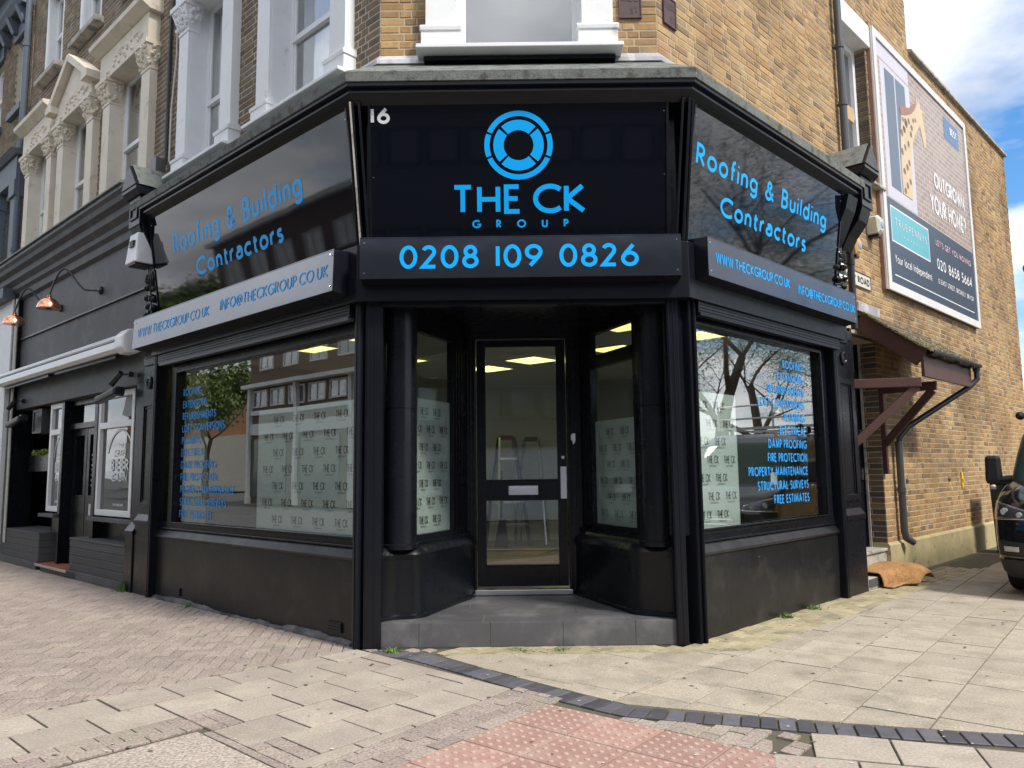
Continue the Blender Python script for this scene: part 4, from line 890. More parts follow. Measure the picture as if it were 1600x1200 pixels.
def surround(parent, fr, u0, u1, pw, z0, zc, ztop, mt, d=-.10, ped=False, frm=WHTC, gl=GLSU, rail=5.75, dp=-.36, cap=True, sashw=.06):
    piers = []
    for q0, q1 in ((u0+.05, u0+.05+pw), (u1-.05-pw, u1-.05)): m = MB(); pier(m, fr, q0, q1, z0, zc, d, cap); piers.append(m)
    a, b = u0+.05+pw, u1-.05-pw; m = MB()
    m.box(fr, a-.02, a+.002, -.5, d-.03, z0, zc+.36); m.box(fr, b-.002, b+.02, -.5, d-.03, z0, zc+.36)
    zl = zc+.36
    if not ped:
        m.box(fr, u0+.02, u1-.02, -.5, d+.05, zl, zl+.4); m.prism(fr, [(W-.05, zl+.4), (d+.07, zl+.4), (d+.19, zl+.47), (d+.2, zl+.53), (W-.05, zl+.58)], u0-.06, u1+.06)
    else:
        m.box(fr, u0+.02, u1-.02, -.5, d+.05, zl, zl+.28)
        m.loft([[fr.P(u0+.1, W-.05, zl+.28), fr.P(u1-.1, W-.05, zl+.28), fr.P((u0+u1)/2, W-.05, zl+.75)], [fr.P(u0+.1, d+.05, zl+.28), fr.P(u1-.1, d+.05, zl+.28), fr.P((u0+u1)/2, d+.05, zl+.75)]])
        for a_2, b_2 in ((fr.P(u0-.05, d+.03, zl+.27), fr.P((u0+u1)/2, d+.03, zl+.86)), (fr.P(u1+.05, d+.03, zl+.27), fr.P((u0+u1)/2, d+.03, zl+.86))): m.bar(a_2, b_2, .26, .11)
        for uu in (u0+.02, u1-.02): m.box(fr, uu-.12, uu+.12, W-.05, d+.17, zl+.2, zl+.32)
    rg = random.Random(9)
    for k in range(26): m.lathe(fr.P(u0+.2+(u1-u0-.4)*rg.random(), d+.05, zl+.06+.2*rg.random()), [(.03, 0), (.02, .02), (.005, .025)], n=7, ax=fr.n)
    s_ = m.build('window_surround', mt, parent, bevel=.004)
    for q in piers: q.build('pilaster', mt, s_, bevel=.004)
    m = MB(); zz0 = z0+.02; frame4(m, fr, a, b, zz0, zl, sashw, dp-.06, dp+.02, wb=.05); m.box(fr, a+sashw, b-sashw, dp-.04, dp+.035, rail, rail+.06); m.box(fr, a+sashw, a+sashw+.035, dp-.02, dp+.01, zz0, zl); m.box(fr, b-sashw-.035, b-sashw, dp-.02, dp+.01, zz0, zl)
    w_ = m.build('sash_window', frm, parent, bevel=.003)
    g_ = MB(); g_.box(fr, a+sashw, b-sashw, dp-.015, dp-.008, zz0+.05, zl-.02); g_.build('pane', gl, w_)
    g_ = MB(); g_.box(fr, a+.02, b-.02, dp-.5, dp-.49, zz0, zl); g_.box(fr, a+.25, a+.45, dp-.30, dp-.29, zz0, zl); g_.build('blind', CURT, w_)
    m = MB(); m.prism(fr, [(-.5, z0-.048), (d+.12, z0-.048), (d+.12, z0-.012), (-.5, z0+.015)], u0-.02, u1+.02); m.build('window_sill', WHT if mt is WHT else mt, parent, bevel=.006)
surround(B, L, .41, 2.10, .25, 4.90, 6.66, 7.5, WHT, cap=True, rail=5.78)
surround(B, L, 2.55, 4.02, .25, 4.90, 6.66, 7.5, WHT, rail=5.75)
surround(B, F, -.755, .955, .27, 4.93, 6.66, 7.5, WHT, rail=6.3, dp=-.30, gl=GLSU, sashw=.03)
m = MB(); m.box(F, -.72, .92, -.4, -.10, 4.835, 4.868); m.build('sill_shadow_strip', BLK, B)  # black strip standing in for the shade under the sill
# iron plaques
for fr, u, tx in ((F, 1.07, ('ROE', 'ST')), (R, .27, ('FOR', 'ST'))):
    m = MB(); m.box(fr, u-.1, u+.1, W, W+.015, 5.245, 5.52); frame4(m, fr, u-.1, u+.1, 5.245, 5.52, .012, W+.015, W+.022)
    o = m.build('street_plaque', RUST, None, loc=fr.P(u, W, 5.245), bevel=.002)
    tag(o, 'small dark iron plaque on the bricks ' + ('facing front beside the upper window' if fr is F else 'just round the corner on the side wall'), 'plaque')
    t = MB(); letters(t, tx[0], fr.P(u-.075, W+.016, 5.40), fr.u, V((0, 0, 1)), fr.n, .15, .07, .012); letters(t, tx[1], fr.P(u+.0, W+.016, 5.29), fr.u, V((0, 0, 1)), fr.n, .075, .06, .011); t.build('raised_lettering', RUST, o, recalc=False)
# side wall window
m = MB(); m.box(R, 4.22, 5.20, -.4, -.15, 7.0, 7.32); m.build('stone_lintel', WHT, B, bevel=.01)
m = MB(); m.prism(R, [(-.4, 5.0), (-.10, 5.0), (-.10, 5.04), (-.4, 5.075)], 4.2, 5.3); m.build('stone_sill', STONE, B, bevel=.006)
m = MB(); frame4(m, R, 4.30, 5.12, 5.06, 7.0, .09, -.45, -.34); m.box(R, 4.39, 5.03, -.42, -.36, 6.0, 6.06); w_ = m.build('sash_window', WHT, B, bevel=.004)
m = MB(); m.box(R, 4.39, 5.03, -.40, -.394, 5.1, 6.95); m.build('pane', GLSU, w_); m = MB(); m.box(R, 4.35, 5.05, -.7, -.69, 5.1, 7); m.build('blind', CURT, w_)
m = MB(); m.box(R, 4.34, 4.92, -.34, -.325, 5.90, 6.10); m.build('timber_patch', WOODP, w_, bevel=.003)

# ================================================================== SIGNS ON THE SHOP
Zv = V((0, 0, 1))
def fascia(fr, uL, uR, rev, label, nm='fascia_sign'):
    b0, b1, zb, zt = .0, .165, 3.14, 4.315
    P0 = fr.P(uL, b0, zb); P1 = fr.P(uR, b0, zb)
    Y = (fr.P(uL, b1, zt) - P0); Yn = Y.normalized(); X = fr.u*(-1 if rev else 1); nn = X.cross(Yn); nn = nn if nn.dot(CAM-P0) > 0 else -nn
    o = thing(nm, label, 'sign', fr.P((uL+uR)/2, 0, zb)); 
    def Q(u, t, h=0): return fr.P(u, 0, zb) + Y*t + nn*h
    m = MB(); m.hexa([Q(uL, 0, -.02), Q(uR, 0, -.02), Q(uR, 0, 0), Q(uL, 0, 0), Q(uL, 1, -.02), Q(uR, 1, -.02), Q(uR, 1, 0), Q(uL, 1, 0)]); m.build('panel', PANEL, o)
    m = MB(); hw = .018
    for a, b in ((uL, uL+hw), (uR-hw, uR)): m.hexa([Q(a, 0, .0), Q(b, 0, .0), Q(b, 0, .012), Q(a, 0, .012), Q(a, 1, .0), Q(b, 1, .0), Q(b, 1, .012), Q(a, 1, .012)])
    m.build('edge_trim', BLKM, o)
    m = MB()
    for u in (uL+.035, uR-.035):
        for t in (.06, .5, .93): m.lathe(Q(u, t, .001), [(.006, 0), (.004, .004)], n=8, ax=nn)
    m.build('screw', SILV, o)
    LY = Y.length; zt_ = lambda z: (z-zb)/(zt-zb)
    return o, Q, X, Yn, nn, LY, zt_
def ptext(fs, txt, u0, u1, z0, z1, sw, mt=BLUE, rev=False, track=None, nm='lettering'):
    o, Q, X, Yn, nn, LY, zt_ = fs; O = Q(u1 if rev else u0, zt_(z0)); H = (zt_(z1)-zt_(z0))*LY
    return lettering(nm, txt, O, X, Yn, nn, abs(u1-u0), H, sw, mt, o, track)
f1 = fascia(F, -1.14, 1.295, False, 'glossy black front fascia sign with blue ring logo, THE CK GROUP and number 16')
# note: z values measured with d=.18 are brought to the tilted board
def zz_(z): return z
ptext(f1, 'THE', -.469, .093, 3.424, 3.66, .038, track=.28); ptext(f1, 'CK', .19, .616, 3.424, 3.662, .040, track=.24, nm='lettering')
ptext(f1, 'GROUP', -.307, .476, 3.312, 3.378, .0135, track=2.35)
ptext(f1, '16', -1.12, -.966, 4.155, 4.287, .026, mt=LAMPW, track=.38, nm='house_number')
o, Q, X, Yn, nn, LY, zt_ = f1
cc = Q(.077, zt_(3.972), .003); m = MB()
def seg(m, r0, r1, a0, a1, k=18):
    rs = []
    for i in range(k+1):
        a = radians(a0+(a1-a0)*i/k); dv = X*cos(a)+Yn*sin(a); rs.append([cc+dv*r0, cc+dv*r1])
    for i in range(k): m.quad(rs[i][0], rs[i][1], rs[i+1][1], rs[i+1][0])
for a0, a1 in ((24, 156), (160, 200), (204, 336), (-20, 20)): seg(m, .235, .278, a0, a1)
for a0, a1 in ((47, 133), (140, 220), (227, 313), (-40, 40)): seg(m, .121, .205, a0, a1)
m.build('ring_logo', BLUE, o, recalc=False)
f2 = fascia(L, .03, 3.98, True, 'glossy black left fascia sign reading Roofing & Building Contractors')
ptext(f2, 'Roofing & Building', .79, 3.42, 3.79, 4.02, .036, rev=True, track=.30); ptext(f2, 'Contractors', 1.17, 2.93, 3.46, 3.655, .036, rev=True, track=.30)
f3 = fascia(R, .03, 3.05, False, 'glossy black right fascia sign reading Roofing & Building Contractors')
ptext(f3, 'Roofing & Building', .12, 2.69, 3.85, 4.035, .031, track=.30); ptext(f3, 'Contractors', .56, 2.26, 3.525, 3.70, .031, track=.30)
def sbox(fr, u0, u1, d0, d1, z0, z1, label, mt, nm='shutter_box_sign', dents=False):
    o = thing(nm, label, 'sign', fr.P((u0+u1)/2, d1, z0))
    m = MB(); tl = .012 if mt is ALUL else .0; m.prism(fr, [(d0, z0-.04), (d1, z0), (d1-tl, z1), (d0, z1+.02)], u0, u1); m.build('box', BLKM, o, bevel=.003)  # left face leaned back to catch the sky reflection
    m = MB(); k = 24; n2_ = 4; rg = random.Random(3); g_ = {}
    for i in range(k+1):
        for j in range(n2_+1):
            e = min(i, k-i) > 0 and 0 < j < n2_; g_[i, j] = fr.P(u0+(u1-u0)*i/k, d1+.003-tl*j/n2_, z0+(z1-z0)*j/n2_)
    for i in range(k):
        for j in range(n2_): m.quad(g_[i, j], g_[i+1, j], g_[i+1, j+1], g_[i, j+1])
    m.box(fr, u0, u1, d1, d1+.006, z0-.004, z0+.002); m.box(fr, u0, u1, d1-tl, d1-tl+.006, z1-.002, z1+.004); m.build('face_panel', mt, o, recalc=False, smooth=True)
    m = MB()
    for u in (u0+.035, u1-.035):
        for z in (z0+.04, z1-.04): m.lathe(fr.P(u, d1+.004, z), [(.007, 0), (.005, .005)], n=8, ax=fr.n)
    m.build('screw', SILV, o); return o
s1 = sbox(F, -1.183, 1.343, -.0, .22, 2.853, 3.178, 'dark metal shutter box sign with phone number 0208 109 0826', ALUP)
lettering('lettering', '0208 109 0826', F.P(-.868, .2265, 2.925), F.u, Zv, F.n, 1.872, .188, .031, BLUE, s1, track=.31)
s2 = sbox(L, .075, 4.09, .0, .25, 2.785, 3.12, 'dark left shutter box sign coloured paler for sky reflection, with web and email address', ALUL)
lettering('lettering', 'WWW.THECKGROUP.CO.UK', L.P(3.955, .2505, 2.895), -L.u, (Zv*.335-L.n*.012).normalized(), L.n, 1.75, .108, .0145, BLUE, s2, track=.30)
lettering('lettering', 'INFO@THECKGROUP.CO.UK', L.P(1.975, .2503, 2.905), -L.u, (Zv*.335-L.n*.012).normalized(), L.n, 1.83, .108, .0145, BLUE, s2, track=.30)
s3 = sbox(R, .05, 3.075, .0, .22, 2.875, 3.19, 'dark shutter box sign on the right with small web and email address', ALUP)
lettering('lettering', 'WWW.THECKGROUP.CO.UK', R.P(.165, .2235, 2.995), R.u, Zv, R.n, 1.33, .09, .0125, BLUE, s3, track=.30)
lettering('lettering', 'INFO@THECKGROUP.CO.UK', R.P(1.67, .2235, 2.975), R.u, Zv, R.n, 1.36, .09, .0125, BLUE, s3, track=.30)

# ================================================================== ON THE SIDE WALL
# billboard
bb = thing('billboard', 'large white-framed poster of a giraffe leaning from a window, OUTGROWN YOUR HOME', 'billboard', R.P(7.5, W, 3.6))
bu0, bu1, bz0, bz1, bd = 5.22, 9.60, 3.66, 7.34, -.12
m = MB(); m.box(R, bu0-.01, bu1, -.20, bd-.035, bz0+.01, bz1-.01); m.build('backing', BROWN, bb)
m = MB(); frame4(m, R, bu0, bu1, bz0, bz1, .115, bd-.03, bd); m.box(R, bu0-.012, bu0, -.2, bd-.02, bz0, bz1, ); m.build('frame', LIGHTP, bb, bevel=.004)
m = MB(); m.box(R, bu0-.05, bu0-.014, -.198, bd-.03, bz0, bz1+.05); m.build('side_batten', pbr('pinkish_batten', (.30, .19, .15), rough=.8, var=.2), bb)
bf = bd-.022
def pq(m, u0, u1, z0, z1, h=0.0): P = R.P; m.quad(P(u0, bf+h, z0), P(u1, bf+h, z0), P(u1, bf+h, z1), P(u0, bf+h, z1))
I0, I1, J0, J1 = bu0+.11, bu1-.11, bz0+.11, bz1-.11
m = MB(); pq(m, I0, I1, J0, J1); m.build('poster_sheet', PMORT, bb, recalc=False)
m = MB(); rg = random.Random(8); z = 5.0; row = 0
while z < J1-.02:
    u = I0 - (row % 2)*.11
    while u < I1:
        a, b = max(u, I0), min(u+.205, I1)
        if b-a > .02: m.rr = rg.random(); pq(m, a, b, z, min(z+.062, J1), .0008)
        u += .225
    z += .078; row += 1
m.build('printed_bricks', PBRK, bb, recalc=False)
def flatpart(name, mt, rects, h): 
    m = MB()
    for r_ in rects: pq(m, *r_, h)
    return m.build(name, mt, bb, recalc=False)
flatpart('printed_navy_band', NAVY, [(I0, I1, J0, 4.98)], .0022)
flatpart('printed_window', PLIL, [(5.47, 6.68, 5.0, 6.97), (I0, 6.66, 6.99, J1)], .0016)
flatpart('printed_window', PGLS, [(5.64, 6.48, 5.17, 6.90)], .0024)
flatpart('printed_window', PLIL, [(6.03, 6.07, 5.17, 6.90)], .0028)
flatpart('printed_teal_box', PWHT, [(5.50, 7.11, 4.37, 4.88)], .003); flatpart('printed_teal_box', TEAL, [(5.52, 7.09, 4.39, 4.86)], .0036)
flatpart('printed_badge', BBLU, [(8.35, 9.16, 6.70, 7.09)], .003); flatpart('printed_rule', PWHT, [(5.52, 9.33, 3.90, 3.915)], .003)
def ppoly(name, mt, pts, h): m = MB(); m.add([R.P(u, bf+h, z) for u, z in pts], [tuple(range(len(pts)))]); return m.build(name, mt, bb, recalc=False)
neck = [(6.10, 5.18), (6.50, 5.18), (6.56, 5.6), (6.60, 5.95), (6.75, 6.2), (6.98, 6.42), (7.08, 6.5), (7.16, 6.32), (7.24, 6.2), (7.34, 6.22), (7.33, 6.42), (7.26, 6.66), (7.22, 6.74), (7.42, 6.82), (7.16, 6.80), (7.12, 6.98), (7.07, 6.84), (7.0, 6.99), (6.98, 6.80), (6.85, 6.66), (6.62, 6.52), (6.4, 6.44), (6.24, 6.40), (6.16, 6.1), (6.10, 5.6)]
ppoly('printed_giraffe', GIRA, neck, .0042)
m = MB(); rg = random.Random(12)
for (cu, cz, s_) in [(6.2+.13*(k % 3)+.02*sin(k*5), 5.25+.105*k/1.0*.92, .052) for k in range(12)] + [(6.42, 6.34, .06), (6.56, 6.40, .05), (6.68, 6.34, .055), (6.78, 6.48, .045), (6.62, 6.22, .05), (6.88, 6.52, .035), (6.33, 6.2, .055), (6.3, 6.35, .04)]:
    n_ = 6; m.add([R.P(cu+s_*1.1*(.8+.4*rg.random())*cos(2*pi*i/n_+.3), bf+.005, cz+s_*(.8+.4*rg.random())*sin(2*pi*i/n_+.3)) for i in range(n_)], [tuple(range(n_))])
m.build('printed_giraffe', GIRB, bb, recalc=False)
ppoly('printed_giraffe', pbr('poster_mane', (.30, .13, .07), rough=.4), [(6.22, 6.40), (6.45, 6.46), (6.7, 6.56), (6.9, 6.72), (6.96, 6.82), (6.82, 6.76), (6.6, 6.62), (6.3, 6.55), (6.2, 6.5)], .0056)
def bt(txt, u0, u1, z0, z1, sw, mt=PWHT, tr=None): return lettering('printed_lettering', txt, R.P(u0, bf+.005, z0), R.u, Zv, R.n, u1-u0, z1-z0, sw, mt, bb, track=tr)
bt('OUTGROWN', 7.58, 9.2, 5.66, 5.92, .05); bt('YOUR HOME?', 7.32, 9.2, 5.22, 5.52, .05); bt("LET'S GET YOU MOVING", 7.43, 9.31, 4.70, 4.80, .02, PPNK)
bt('020 8658 5664', 7.42, 9.29, 4.33, 4.50, .028); bt('12 EAST STREET, BROMLEY, BR1 1QX', 7.42, 9.33, 4.10, 4.18, .012); bt('TRUEPENNYS', 5.66, 6.98, 4.62, 4.73, .012, tr=.6); bt('PROPERTY', 5.86, 6.8, 4.50, 4.53, .004, tr=.9)
bt('BEST', 8.68, 9.06, 6.86, 6.99, .028); bt('Your local Independent'.replace('Y', 'Y').replace('l', 'l').replace('I', 'I'), 5.55, 7.12, 4.08, 4.20, .015)
# street name plate
o = thing('street_name_sign', 'white street name plate ending in ROAD behind the black pipe', 'sign', R.P(4.3, W, 3.54))
m = MB(); m.box(R, 3.62, 4.73, W, W+.014, 3.55, 3.74); m.build('plate', WPL, o, bevel=.003); m = MB(); frame4(m, R, 3.62, 4.73, 3.55, 3.74, .012, W+.014, W+.018); m.build('border', BLKM, o)
lettering('lettering', 'KENNEDY ROAD', R.P(3.67, W+.015, 3.60), R.u, Zv, R.n, 1.01, .09, .017, BLKM, o)
# alarm boxes
def alarm(u, z, s_, mt, lb):
    o = thing('alarm_box', lb, 'alarm box', R.P(u, W, z))
    pr = [(-.5, .35), (-.1, .5), (.35, .45), (.5, .2), (.42, -.1), (.15, -.5), (-.28, -.42)]
    m = MB(); m.loft([[R.P(u+a*s_*.9, W, z+b*s_) for a, b in pr], [R.P(u+a*s_*.9, W+.5*s_, z+b*s_) for a, b in pr], [R.P(u+a*s_*.6+.01, W+.62*s_, z+b*s_*.65) for a, b in pr]]); m.build('housing', mt, o, bevel=.004)
    m = MB(); m.lathe(R.P(u+.05*s_, W+.62*s_, z), [(.2*s_, 0), (.2*s_, .02*s_), (.12*s_, .05*s_)], n=14, ax=R.n); m.build('lamp', pbr('alarm_lens', (.25, .35, .6), rough=.3), o)
    m = MB(); m.box(R, u-.18*s_, u+.22*s_, W, W+.5*s_, z-.6*s_, z-.46*s_); m.build('strobe', BLKM, o, bevel=.004)
alarm(4.83, 4.42, .26, WPL, 'cream alarm box on the bricks left of the billboard'); alarm(4.06, 3.99, .24, WPL2, 'yellowed alarm box low beside the black drainpipe')
# down pipes
def pipe(pts, r, lb, mt=PIPE, clips=(), nm='drainpipe'):
    o = thing(nm, lb, 'drainpipe', pts[-1]); m = MB(); m.tube(pts, r, n=12); m.build('pipe', mt, o, smooth=True)
    m = MB()
    for c in clips: c = V(c); m.lathe(c-Zv*.03, [(r*1.22, 0), (r*1.22, .06)], n=12); m.bar(c, c-R.n*.1, .02, .02)
    if clips: m.build('clip', mt, o)
    return o
pd = W+.075
pipe([R.P(4.02, pd, 9.5), R.P(4.02, pd, 4.9)], .045, 'grey drainpipe running down beside the upper side window', clips=[R.P(4.02, pd, z) for z in (6.55, 5.8, 7.4)])
pipe([R.P(3.86, pd+.03, 4.30), R.P(3.86, pd+.03, 2.95)], .04, 'short black pipe in front of the street name plate', mt=PIPEB, clips=[R.P(3.86, pd+.03, 3.75)])
# porch canopy
cp = thing('porch_canopy', 'small tiled porch roof on brown timber brackets over the side door', 'porch roof', R.P(5.15, W, 2.3))
ca, cb = 4.20, 6.10; zt, zo = 3.23, 2.69; dO = .50
P = R.P
m = MB()
m.bar(P(ca+.02, -.18, zt-.12), P(ca+.02, dO, zo-.12), .045, .20, upv=R.n); m.build('barge_board', BROWN, cp, bevel=.003)
m = MB(); m.box(R, ca, cb, dO-.01, dO+.025, zo-.33, zo-.06); m.build('fascia_board', BROWN, cp, bevel=.003)
m = MB(); m.bar(P(cb-.02, -.18, zt-.12), P(cb-.02, dO, zo-.12), .045, .20, upv=R.n); m.build('barge_board', BROWN, cp, bevel=.003)
m = MB(); m.hexa([P(ca, -.198, zt-.03), P(cb, -.198, zt-.03), P(cb, dO+.02, zo-.03), P(ca, dO+.02, zo-.03), P(ca, -.198, zt-.0), P(cb, -.198, zt-.0), P(cb, dO+.02, zo), P(ca, dO+.02, zo)]); m.build('roof_board', pbr('mossy_board', (.24, .20, .09), rough=.9, var=.3, ns=14), cp)
rg = random.Random(6); slope = (zo-zt)/(dO+.2)
nrow = 7
for j in range(nrow):
    d0 = -.198+(dO+.26)*j/nrow; d1 = d0+(dO+.26)/nrow+.05; x = ca-.05-(j % 2)*.08
    while x < cb+.02:
        a, b = max(x, ca-.05), min(x+.158, cb+.04)
        if b-a > .03:
            z0 = zt+slope*(d0+.198)+.014; z1 = zt+slope*(d1+.198)+.03+rg.uniform(0, .008); q = MB(); q.hexa([P(a, d0, z0), P(b, d0, z0), P(b, d1, z1), P(a, d1, z1), P(a, d0, z0+.014), P(b, d0, z0+.014), P(b, d1, z1+.016), P(a, d1, z1+.016)], r=rg.random()); q.build('roof_tile', TILER, cp)
        x += .165
m = MB()
for k in range(70): c_ = P(ca-.04+.12*rg.random(), -.1+.6*rg.random(), 0); dd = (c_-R.O).dot(R.n); c_.z = zt+slope*(dd+.198)+.03; m.lathe(c_, [(.02, -.01), (.022, .008), (.008, .02)], n=6)
for k in range(60): c_ = P(ca+(cb-ca)*rg.random(), .2+.35*rg.random(), 0); dd = (c_-R.O).dot(R.n); c_.z = zt+slope*(dd+.198)+.038; m.lathe(c_, [(.022, -.01), (.024, .006), (.008, .016)], n=6)
m.build('moss', pbr('moss', (.12, .12, .05), rough=.95, var=.35, ns=40), cp, kind='stuff')
for u in (ca+.02, 4.80):
    m = MB(); m.bar(P(u if u > 4.5 else 3.80, -.17, 2.30), P(u, dO-.03, 2.30), .055, .105); m.build('bracket_beam', BROWN, cp, bevel=.004); m = MB(); m.bar(P(u if u > 4.5 else 3.80, -.16, 1.60 if u < 4.5 else 1.62), P(u, dO-.08, 2.25), .055, .09); m.build('bracket_strut', BROWN, cp, bevel=.004)
m = MB(); m.box(R, 4.78, 4.84, W, W+.055, 1.25, 2.42); m.build('wall_post', BROWN, cp, bevel=.004)
m = MB(); m.box(R, 4.28, 4.99, W, W+.012, 3.20, 3.36); m.build('lead_apron', LEADM, cp)
m = MB(); rs = []
for u in (ca+.05, cb+.12): rs.append([P(u, dO+.075+.058*cos(radians(a)), zo-.03+.058*sin(radians(a))) for a in range(180, 361, 20)] + [P(u, dO+.075+.05*cos(radians(a)), zo-.03+.05*sin(radians(a))) for a in range(360, 179, -20)])
m.loft(rs); m.lathe(P(cb+.06, dO+.075, zo-.12), [(.04, 0), (.05, .05)], n=10)
for u in (ca+.35, ca+1.0, ca+1.6): m.box(R, u, u+.03, dO+.01, dO+.14, zo-.10, zo-.085)
m.build('gutter', PIPEB, cp)
m = MB(); m.tube([P(cb+.06, dO+.075, zo-.08), P(cb+.06, dO+.075, zo-.22), P(cb-.02, dO+.0, zo-.32), P(5.30, -.05, 1.84), P(5.20, pd, 1.70), P(5.18, pd, 1.55)], .036, n=10); m.build('gutter_outlet_pipe', PIPEB, cp, smooth=True)
pipe([R.P(5.16, pd, 1.66), R.P(5.16, pd, .52), R.P(5.18, pd+.01, .44), R.P(5.28, pd+.06, .38)], .043, 'grey drainpipe ending in a shoe above the plinth beside the side door', clips=[R.P(5.16, pd, 1.04)])
# small wall fittings
def small(nm, lb, cat, mt, fn): m = MB(); fn(m); return tag(m.build(nm, mt, None, bevel=.002), lb, cat)
small('meter_box', 'small grey box on bricks beside the lower drainpipe', 'wall box', PIPE, lambda m: m.box(R, 5.30, 5.37, W, W+.05, 1.44, 1.60))
small('wall_hook', 'small yellow plastic fixing on the side wall', 'wall fixing', YEL, lambda m: (m.box(R, 8.02, 8.09, W, W+.02, 1.0, 1.24), m.box(R, 8.03, 8.08, W+.02, W+.035, 1.10, 1.14)))
small('tie_plate', 'round iron wall tie nearest the drainpipe', 'wall tie', PIPE, lambda m: m.lathe(R.P(5.60, W, 1.15), [(.04, 0), (.03, .015), (.012, .02)], n=10, ax=R.n))
small('tie_plate', 'round iron wall tie beside the yellow fixing', 'wall tie', PIPE, lambda m: m.lathe(R.P(7.43, W, 1.14), [(.04, 0), (.03, .015), (.012, .02)], n=10, ax=R.n))
# door mat draped over the step
mt_ = thing('door_mat', 'orange coir doormat flopped over the side doorstep', 'doormat', R.P(4.3, .1, 0))
m = MB(); rs = []; rg = random.Random(1); K = 26
for k in range(K+1):
    t = k/K; row = []
    for j in range(15):
        s_ = j/14; u = 3.74+.92*t
        d = -.24+.60*s_
        top = .165
        drop = max(0, (d-.055))
        if t < .42:   # falls down over the step front
            x = d if d < .05 else .05+min(.035, drop*.5)+max(0, drop-.17)*.8; z = top if d < .05 else max(.018, top-drop*1.1)
        else:
            f_ = min(1, (t-.42)/.22); x = d*.95; zc = max(.03, top-drop*.95)*(1-f_) + f_*(.185*max(0, 1-((s_-.42)/.62)**4)**.5 * max(.12, 1-max(0, t-.86)/.14*.8) + .02); z = zc
        row.append(P(u, x, z+.004*rg.random()))
    rs.append(row)
fl = [q for r_ in rs for q in r_]; n15 = 15; fs = [(i*n15+j, i*n15+j+1, (i+1)*n15+j+1, (i+1)*n15+j) for i in range(K) for j in range(14)]
m.add(fl, fs); o = m.build('mat', COIR, mt_, recalc=True, smooth=True); dm = o.modifiers.new('fray', 'DISPLACE'); tx_ = bpy.data.textures.new('fray', 'CLOUDS'); tx_.noise_scale = .05; dm.texture = tx_; dm.strength = .025; dm.mid_level = .5; sm = o.modifiers.new('thick', 'SOLIDIFY'); sm.thickness = .022; sm.offset = 0; ss = o.modifiers.new('sub', 'SUBSURF'); ss.levels = 1; ss.render_levels = 1

# ================================================================== LEFT FACE FITTINGS
o = thing('electrical_box', 'weathered white electrical box on bracket by the left console', 'electrical box', L.P(4.15, .06, 3.8))
m = MB(); m.hexa([L.P(4.02, .05, 3.80), L.P(4.30, .05, 3.80), L.P(4.30, .30, 3.80), L.P(4.02, .30, 3.80), L.P(4.02, .05, 4.16), L.P(4.30, .05, 4.16), L.P(4.28, .26, 4.16), L.P(4.04, .26, 4.16)]); m.build('housing', WHT, o, bevel=.012)
m = MB()
for k in range(4): m.box(L, 4.07, 4.2, .27, .30, 4.05-.02*k, 4.06-.02*k)
m.box(L, 4.04, 4.28, .07, .28, 3.78, 3.80); m.build('vent', PIPEB, o)
m = MB()
for k in range(3): m.tube([L.P(4.05+.03*k, .1, 3.80), L.P(4.0+.05*k, .09, 3.62), L.P(4.12, .06, 3.45), L.P(4.06+.02*k, .06, 3.2)], .007, n=5)
m.tube([L.P(4.2, .12, 4.16), L.P(4.22, .16, 4.28)], .01, n=5); m.tube([L.P(4.12, .12, 4.16), L.P(4.10, .16, 4.28)], .01, n=5); m.build('cable', PIPEB, o)
o = small('junction_box', 'small grey box on the cornice below two cables', 'junction box', PIPE, lambda m: m.box(L, 4.28, 4.46, -.12, .0, 4.88, 5.22))
def cable(pts, r, lb, mt): m = MB(); m.tube(pts, r, n=6); return tag(m.build('cable', mt, None, smooth=True), lb, 'cable')
cable([L.P(4.40, -.17, 11), L.P(4.38, -.17, 8), L.P(4.41, -.17, 6.5), L.P(4.39, -.16, 5.2)], .022, 'black cable down the joint between the brick houses', PIPEB)
cable([L.P(4.30, -.18, 11), L.P(4.28, -.18, 8.5), L.P(4.22, -.18, 6.6), L.P(4.30, -.17, 5.9), L.P(4.28, -.16, 5.2)], .010, 'thin cream cable hanging beside the black one', WPL)

# ================================================================== THE PUB NEXT DOOR
N_ = thing('pub_building', 'brick building with cream stucco windows above a grey and black pub front', 'building', L.P(7.3, -.3, 0))
holes = [(4.86, 6.50, 4.8, 7.5), (6.92, 8.50, 4.8, 7.5), (8.84, 10.26, 4.8, 7.5), (7.10, 8.02, 8.33, 9.9), (8.93, 9.80, 8.33, 9.9), (5.2, 6.1, 8.33, 9.9)]
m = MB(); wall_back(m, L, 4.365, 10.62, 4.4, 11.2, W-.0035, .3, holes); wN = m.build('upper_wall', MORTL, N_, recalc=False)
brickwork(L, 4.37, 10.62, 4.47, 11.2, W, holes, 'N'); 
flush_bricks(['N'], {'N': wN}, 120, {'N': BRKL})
surround(N_, L, 4.80, 6.56, .27, 4.92, 6.62, 7.5, CREAM, rail=5.92, dp=-.32)
surround(N_, L, 6.86, 8.56, .27, 4.92, 6.62, 7.5, CREAM, ped=True, rail=5.92, dp=-.32)
surround(N_, L, 8.78, 10.32, .24, 4.92, 6.62, 7.5, CREAM, rail=5.92, dp=-.32)
